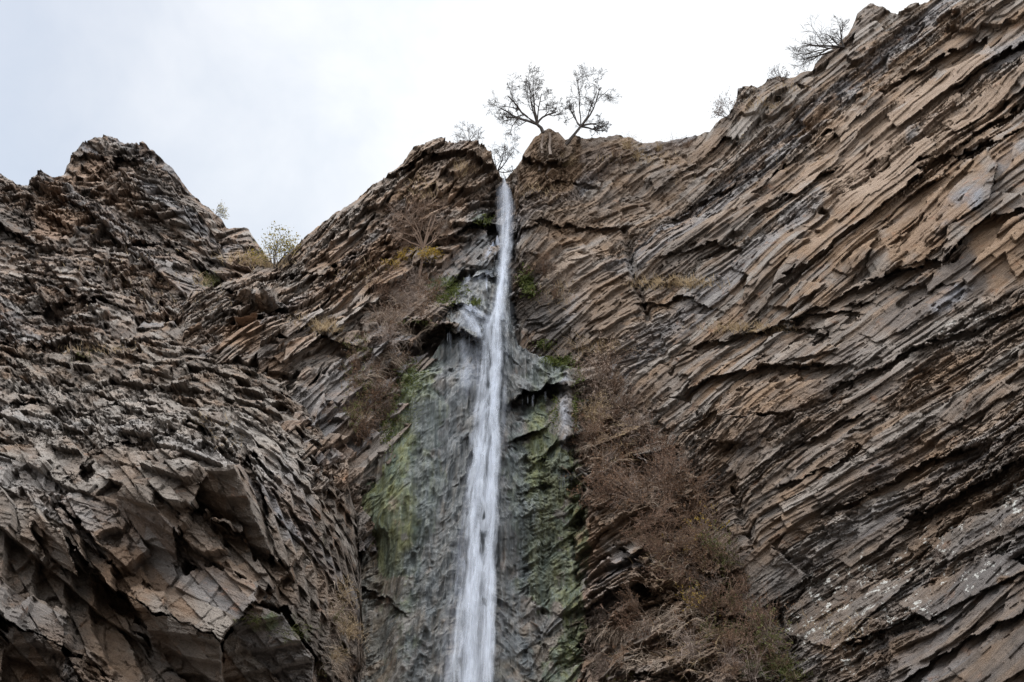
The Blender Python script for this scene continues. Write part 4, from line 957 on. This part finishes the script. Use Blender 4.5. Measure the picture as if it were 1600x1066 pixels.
def scatter(poly, n, mind, seed):
    rr = random.Random(seed); out = []; xs = [p[0] for p in poly]; ys = [p[1] for p in poly]; tries = 0
    while len(out) < n and tries < 9000:
        tries += 1
        u, v = rr.uniform(min(xs), max(xs)), rr.uniform(min(ys), max(ys))
        if not inside(np.array([u], f32), np.array([v], f32), poly)[0]: continue
        if any((u - a) ** 2 + (v - b_) ** 2 < mind * mind for a, b_ in out): continue
        out.append((u, v))
    return sorted(out, key=lambda q: q[1])

random.seed(55)
# marked single plants first
place('tan', (932, 655), 84, 'straw-coloured grassy clump at the top of the scrub beside the grey tufa curtain', 'shrub', lean=1.0, up=.25)
place('pink', (938, 612), 100, 'big pale pinkish dry shrub crowning the scrub right of the waterfall', 'shrub', lean=.9)
place('yellow', (1100, 838), 66, 'small bright yellow-leaved shrub halfway up the scrub slope', 'shrub')
place('yellow', (1066, 862), 48, 'low yellow plant just left of the bright yellow-leaved shrub', 'shrub')
place('yellow', (1080, 946), 56, 'yellow grassy clump in the lower middle of the scrub slope', 'shrub')
place('green', (1116, 868), 26, 'fresh green plant beneath the bright yellow-leaved shrub', 'shrub')
place('green', (1225, 1050), 40, 'green shrub at the foot of the scrub slope against the right wall', 'shrub')
place('rose', (1090, 812), 48, 'round reddish-brown shrub just above the bright yellow-leaved shrub', 'shrub')
zones = [
    ([(905, 585), (945, 572), (1000, 650), (1020, 690), (960, 700), (920, 680)], 13, 24, ['pink', 'pink', 'pink2', 'russet', 'bare'], (56, 84)),
    ([(920, 690), (1020, 690), (1065, 730), (1110, 790), (1130, 860), (1060, 850), (1000, 830), (940, 780)], 40, 18, ['russet', 'russet2', 'rose', 'pink', 'rose', 'russet2', 'russet', 'bare'], (50, 84)),
    ([(1010, 850), (1140, 860), (1180, 950), (1110, 960), (1040, 930)], 26, 20, ['russet', 'rose', 'russet2', 'olive', 'bare', 'rose'], (46, 72)),
    ([(925, 975), (1030, 950), (1110, 970), (1130, 1066), (925, 1066)], 17, 25, ['russet', 'bare', 'pink2', 'rose', 'russet2', 'bare', 'olive'], (48, 76)),
    ([(1110, 960), (1180, 950), (1215, 1010), (1255, 1066), (1130, 1066)], 22, 20, ['russet', 'olive', 'rose', 'russet2', 'bare'], (46, 70)),
]
names = {'russet': 'russet dry shrub', 'russet2': 'russet dry shrub', 'pink': 'pale seed-headed shrub', 'pink2': 'pale seed-headed shrub', 'bare': 'leafless twiggy shrub', 'tan': 'straw-coloured shrub', 'olive': 'olive-leaved shrub', 'rose': 'reddish-brown shrub', 'yellow': 'yellow shrub', 'green': 'green shrub'}
where = ['near the top of the scrub', 'in the upper thicket', 'in the middle of the scrub', 'low in the scrub', 'at the right foot of the scrub']
for zi, (poly, n, md, kinds, sz) in enumerate(zones):
    for i, uv in enumerate(scatter(poly, n, md, 200 + zi)):
        k = kinds[i % len(kinds)]
        place(k, uv, random.uniform(*sz), f'{names[k]} {where[zi]} slope right of the waterfall', 'shrub', f'{names[k]}s {where[zi]}', lean=random.uniform(.4, 1), only=None)
left = [
    ([(548, 640), (560, 570), (600, 540), (630, 560), (612, 600), (590, 680), (560, 700)], 26, 16, ['russet', 'rose', 'olive', 'bare', 'russet2', 'pink'], (38, 62), 'on the ledge left of the green tufa'),
    ([(590, 470), (640, 440), (690, 440), (660, 500), (620, 530), (595, 540)], 30, 15, ['russet', 'bare', 'rose', 'russet2', 'bare', 'pink'], (38, 62), 'on the cliff below the dead grey tree'),
    ([(600, 330), (690, 320), (700, 400), (620, 400)], 10, 22, ['bare', 'russet'], (28, 44), 'on the cliff around the dead grey tree'),
    ([(505, 930), (540, 920), (545, 1060), (505, 1060)], 9, 18, ['tan', 'bare', 'olive'], (36, 52), 'in the dark cleft left of the tufa wall'),
    ([(835, 415), (870, 420), (875, 470), (850, 480)], 6, 17, ['pink', 'russet', 'bare'], (30, 46), 'on the rock just right of the upper waterfall'),
    ([(690, 235), (755, 235), (762, 275), (700, 285)], 7, 17, ['bare', 'russet'], (24, 36), 'on the brown crest left of the waterfall lip'),
    ([(870, 225), (960, 230), (1080, 230), (1000, 260), (890, 262)], 12, 20, ['bare', 'russet', 'tan'], (22, 36), 'under the skyline right of the rock knob'),
]
for zi, (poly, n, md, kinds, sz, wh) in enumerate(left):
    for i, uv in enumerate(scatter(poly, n, md, 300 + zi)):
        k = kinds[i % len(kinds)]
        place(k, uv, random.uniform(*sz), f'{names[k]} {wh}', 'shrub', f'{names[k]}s {wh}', lean=random.uniform(.3, .9))
for i, (u, v) in enumerate([(1330, 920), (1370, 940), (1395, 1000), (1290, 1010), (1470, 870)]):
    place('bare', (u, v), 24, 'tiny dry tuft rooted in the bare lower right wall', 'shrub', 'tiny tufts on the right wall')
for k, r in KINDS.items():
    if k not in used:
        for ch in list(r.children): bpy.data.objects.remove(ch)
        bpy.data.objects.remove(r)

# --- dry grass and moss: nobody could count it
def grass(name, mat, clumps, seed, label):
    random.seed(seed); mb = MB()
    for (cu, cv, ru, rv, n, L, droop, w) in clumps:
        for _ in range(n):
            u, v = cu + random.gauss(0, ru * .5), cv + random.gauss(0, rv * .5)
            s = surf(u, v)
            if s is None: continue
            p, n_, z = s; m = z / FOC
            d = Vector((n_[0] * .6 + random.gauss(0, .35), n_[1] * .6 + random.gauss(0, .35), n_[2] * .3 + (1.0 if droop < 1.2 else 0.25)))
            mb.blade(Vector(p.tolist()) - d * .02, d, L * m * random.uniform(.45, 1.3), w * m, droop * random.uniform(.6, 1.3))
    o = mb.build(name, mat); tag(o, label, 'grass' if 'grass' in name else 'moss', kind='stuff')
grass('dry_grass', M_TAN, [(505, 516, 28, 5, 360, 22, .8, 1.3), (400, 410, 44, 7, 420, 17, .8, 1.2), (430, 416, 20, 4, 80, 10, .8, 1.0), (160, 548, 70, 5, 200, 10, .9, 1.0), (470, 500, 30, 10, 60, 10, .8, 1), (330, 660, 40, 12, 90, 10, .8, 1.0),
    (320, 440, 16, 8, 70, 12, .8, 1.0), (1060, 445, 60, 8, 420, 15, 1.0, 1.2), (1170, 515, 70, 8, 420, 14, 1.0, 1.2), (1090, 1010, 80, 60, 220, 20, 1.3, 1.1), (1050, 870, 50, 50, 260, 20, 1.3, 1.2), (980, 690, 40, 50, 240, 20, 1.2, 1.2), (1010, 445, 40, 8, 90, 11, 1.0, 1), (725, 268, 16, 8, 90, 16, .7, 1.0), (1190, 165, 40, 10, 140, 10, .9, 1.0), (1230, 140, 40, 6, 70, 8, .9, 1.0),
    (660, 300, 40, 20, 120, 14, .8, 1.0), (930, 545, 50, 14, 260, 14, 1.0, 1.0), (1300, 985, 60, 30, 90, 14, 1.0, 1.0), (350, 690, 30, 12, 60, 10, .8, 1.0), (540, 540, 30, 20, 100, 12, .9, 1.0), (560, 640, 20, 40, 160, 13, 1.0, 1), (870, 460, 30, 24, 120, 13, 1.0, 1.0),
    (840, 300, 30, 14, 80, 12, .9, 1.0), (560, 430, 60, 20, 120, 10, .9, 1.0), (300, 470, 120, 40, 130, 9, .9, 1.0), (210, 420, 130, 60, 130, 8, .9, 1.0), (1000, 250, 90, 12, 160, 9, .9, 1.0), (1240, 240, 200, 60, 60, 8, .9, 1.0)], 501, 'tufts of straw-coloured dry grass on the rock ledges')
grass('hanging_grass', M_DEADGRASS, [(960, 985, 30, 10, 150, 36, 2.0, 1.1), (1015, 975, 20, 8, 80, 34, 2.0, 1.1), (940, 1030, 12, 16, 70, 36, 2.0, 1.1), (1060, 960, 40, 14, 200, 36, 1.7, 1.2), (1070, 985, 40, 20, 160, 36, 1.8, 1.2), (1000, 1030, 40, 16, 160, 36, 2.0, 1.2),
    (925, 700, 10, 20, 80, 40, 2.0, 1.1), (955, 740, 20, 20, 120, 36, 1.8, 1.1), (1030, 760, 50, 40, 200, 34, 1.6, 1.1), (1060, 880, 30, 20, 140, 34, 1.7, 1.1), (1090, 1030, 40, 20, 160, 34, 1.8, 1.1), (940, 600, 26, 16, 160, 26, 1.5, 1.1),
    (615, 500, 24, 26, 360, 42, 2.0, 1.2), (640, 515, 26, 14, 260, 40, 2.0, 1.2), (610, 560, 16, 14, 200, 36, 2.0, 1.2), (580, 590, 20, 14, 160, 34, 2.0, 1.2), (670, 512, 24, 8, 160, 28, 2.0, 1.1), (525, 960, 12, 40, 160, 36, 2.0, 1.2), (520, 1030, 12, 20, 80, 36, 2.0, 1.2), (660, 480, 40, 14, 140, 22, 1.7, 1.1)], 502, 'pale dead grass and rootlets hanging over the ledges')
grass('green_grass', M_OLIVE, [(1210, 1045, 40, 18, 300, 16, 1.0, 1.2), (1130, 870, 26, 20, 160, 14, 1.0, 1.2), (1110, 930, 40, 30, 160, 14, 1.0, 1.2), (1160, 990, 40, 30, 220, 14, 1.0, 1.2), (1240, 1060, 30, 10, 160, 16, 1.0, 1.2), (395, 968, 22, 10, 120, 12, 1.2, 1.1), (460, 985, 30, 20, 140, 12, 1.2, 1.1), (330, 440, 16, 10, 120, 12, .9, 1.0),
    (600, 640, 14, 30, 140, 12, 1.2, 1.1), (130, 560, 20, 6, 80, 8, .9, 1.0)], 503, 'dull green grass in the damp clefts')
def moss(clumps, seed):
    random.seed(seed); mb = MB()
    for (cu, cv, ru, rv, n, L) in clumps:
        for _ in range(n):
            u, v = cu + random.gauss(0, ru * .5), cv + random.gauss(0, rv * .5)
            s = surf(u, v)
            if s is None: continue
            p, n_, z = s; m = z / FOC
            mb.leaf(Vector(p.tolist()) + Vector(n_.tolist()) * random.uniform(0, .12), Vector(n_.tolist()) + rvec() * .7 + Vector((0, 0, -.3)), L * m * random.uniform(.6, 1.4), L * m * .5)
    o = mb.build('moss', M_MOSS); tag(o, 'bright green moss cushions along the wet rims beside the waterfall', 'moss', kind='stuff')
moss([(700, 452, 26, 16, 900, 4), (692, 470, 20, 8, 300, 4), (822, 438, 10, 16, 600, 4), (830, 455, 12, 10, 400, 4), (874, 566, 26, 8, 800, 4), (755, 345, 14, 7, 300, 4), (742, 475, 10, 6, 200, 4), (640, 590, 24, 30, 500, 4), (615, 640, 10, 40, 400, 4), (905, 600, 6, 30, 250, 4), (895, 640, 4, 40, 200, 4), (870, 640, 6, 30, 160, 4), (850, 540, 16, 8, 300, 4), (640, 505, 40, 8, 300, 4), (605, 680, 10, 30, 260, 4), (640, 640, 24, 60, 350, 2.6), (842, 720, 14, 60, 200, 2.6), (905, 760, 10, 50, 200, 2.6), (893, 960, 12, 100, 200, 2.6)], 504)

# ------------------------------------------------------------------ ground
def plain_material(name, c1, c2, scale=3.0, rough=0.9):
    m, nt = mat_new(name); b = NB(nt)
    obj = b.n('ShaderNodeTexCoord').outputs['Object']
    n = b.noise(obj, scale, 6, 0.65)
    bs = b.n('ShaderNodeBsdfPrincipled'); b.link(b.mix(b.mapr(n, 0.3, 0.7), c1, c2), bs.inputs['Base Color'])
    bs.inputs['Roughness'].default_value = rough
    bu = b.n('ShaderNodeBump'); bu.inputs['Distance'].default_value = 0.05; b.link(n, bu.inputs['Height']); b.link(bu.outputs[0], bs.inputs['Normal'])
    out = b.n('ShaderNodeOutputMaterial'); b.link(bs.outputs[0], out.inputs[0])
    return m
gx = np.linspace(-220, 220, 90).astype(f32); gy = np.linspace(-180, 320, 100).astype(f32)
GX, GY = np.meshgrid(gx, gy); G = np.stack([GX, GY, 0 * GX], -1)
G[..., 2] = 0.5 * fbm(G, 0.03, 3, 0.5, 400) - 0.3
mesh_from_grid('ground', G[:, ::-1], {}, plain_material('gravel_ground', (0.12, 0.10, 0.085), (0.26, 0.23, 0.20), 2.0))

# ------------------------------------------------------------------ unseen slope added behind the viewer to block low sky light
hs = np.linspace(0, 1, 70).astype(f32); ht = np.linspace(0, 1, 30).astype(f32)
HS, HT = np.meshgrid(hs, ht); ha = math.pi * (1.08 + 0.84 * HS); hr = 34 + 30 * HT
H = np.stack([np.cos(ha) * hr * 1.5, np.sin(ha) * hr + 4, -1 + 30 * HT ** 0.85], -1).astype(f32)
H[..., 2] += (HT * 6) * fbm(H * np.array([1, 1, 0], f32), 0.06, 3, 0.5, 420); H[..., 1] += 2.5 * fbm(H, 0.12, 3, 0.5, 421)
mesh_from_grid('unseen_hill', H, {}, plain_material('brown_slope', (0.09, 0.075, 0.06), (0.20, 0.165, 0.13), 0.8))

# ------------------------------------------------------------------ sky and sun
SUN_EL, SUN_ROT = 60.0, -108.0
w = bpy.data.worlds.new('World'); scn.world = w; w.use_nodes = True
nt = w.node_tree; nt.nodes.clear(); b = NB(nt)
sky = b.n('ShaderNodeTexSky'); sky.sky_type = 'NISHITA'; sky.sun_disc = False
sky.sun_elevation = math.radians(SUN_EL); sky.sun_rotation = math.radians(SUN_ROT)
tc = b.n('ShaderNodeTexCoord').outputs['Generated']
cl = b.noise(tc, 1.7, 6, 0.55, 0.3)
cl2 = b.noise(tc, 5.0, 5, 0.6, 0.2)
sx = b.n('ShaderNodeSeparateXYZ'); b.link(tc, sx.inputs[0])
cover = b.math('ADD', b.math('MULTIPLY', cl, 0.55), b.math('ADD', b.math('MULTIPLY', cl2, 0.12), 0.24))
cover = b.math('ADD', cover, b.mapr(sx.outputs[0], -0.62, 0.02, -0.36, 0.30))
cover = b.mapr(cover, 0.36, 0.85, 0.45, 1.0)
skyc = b.mix(1.0, sky.outputs[0], (0.118, 0.106, 0.090), 'MULTIPLY')
cloud = b.mix(b.mapr(cl2, 0.3, 0.7), (0.92, 0.96, 1.01), (1.08, 1.09, 1.10))
# an overcast sky is brightest overhead and round the hidden sun
lum = b.math('MULTIPLY', b.mapr(sx.outputs[2], 0.80, 1.0, 0.0, 1.0), 3.4)
lum = b.math('ADD', b.math('ADD', lum, b.mapr(sx.outputs[1], 0.10, -0.5, 0.0, 0.85)), 0.64)
cloud = b.mix(1.0, cloud, lum, 'MULTIPLY')
bg = b.n('ShaderNodeBackground'); b.link(b.mix(cover, skyc, cloud), bg.inputs['Color']); bg.inputs['Strength'].default_value = 1.0
out = b.n('ShaderNodeOutputWorld'); b.link(bg.outputs[0], out.inputs[0])
sd = bpy.data.lights.new('Sun', 'SUN'); sd.energy = 1.0; sd.angle = math.radians(30); sd.color = (1.0, 0.95, 0.88)
so = bpy.data.objects.new('sun', sd); COL.objects.link(so)
az = math.radians(SUN_ROT); el = math.radians(SUN_EL)
sdir = Vector((math.sin(az) * math.cos(el), math.cos(az) * math.cos(el), math.sin(el)))
so.rotation_euler = (-sdir).to_track_quat('-Z', 'Y').to_euler()

# ------------------------------------------------------------------ camera
cd = bpy.data.cameras.new('Camera'); cd.sensor_width = 36; cd.lens = 36 * FOC / 1600; cd.clip_end = 2000
co = bpy.data.objects.new('camera', cd); COL.objects.link(co)
co.location = CAM.tolist(); co.rotation_euler = (math.radians(90) + TH, 0, 0)
scn.camera = co
scn.cycles.use_denoising = True
scn.cycles.denoising_prefilter = 'NONE'
scn.cycles.use_adaptive_sampling = False
scn.cycles.diffuse_bounces = 6
vs = scn.view_settings; vs.view_transform = 'Standard'; vs.look = 'None'; vs.exposure = 0.80; vs.gamma = 1.0
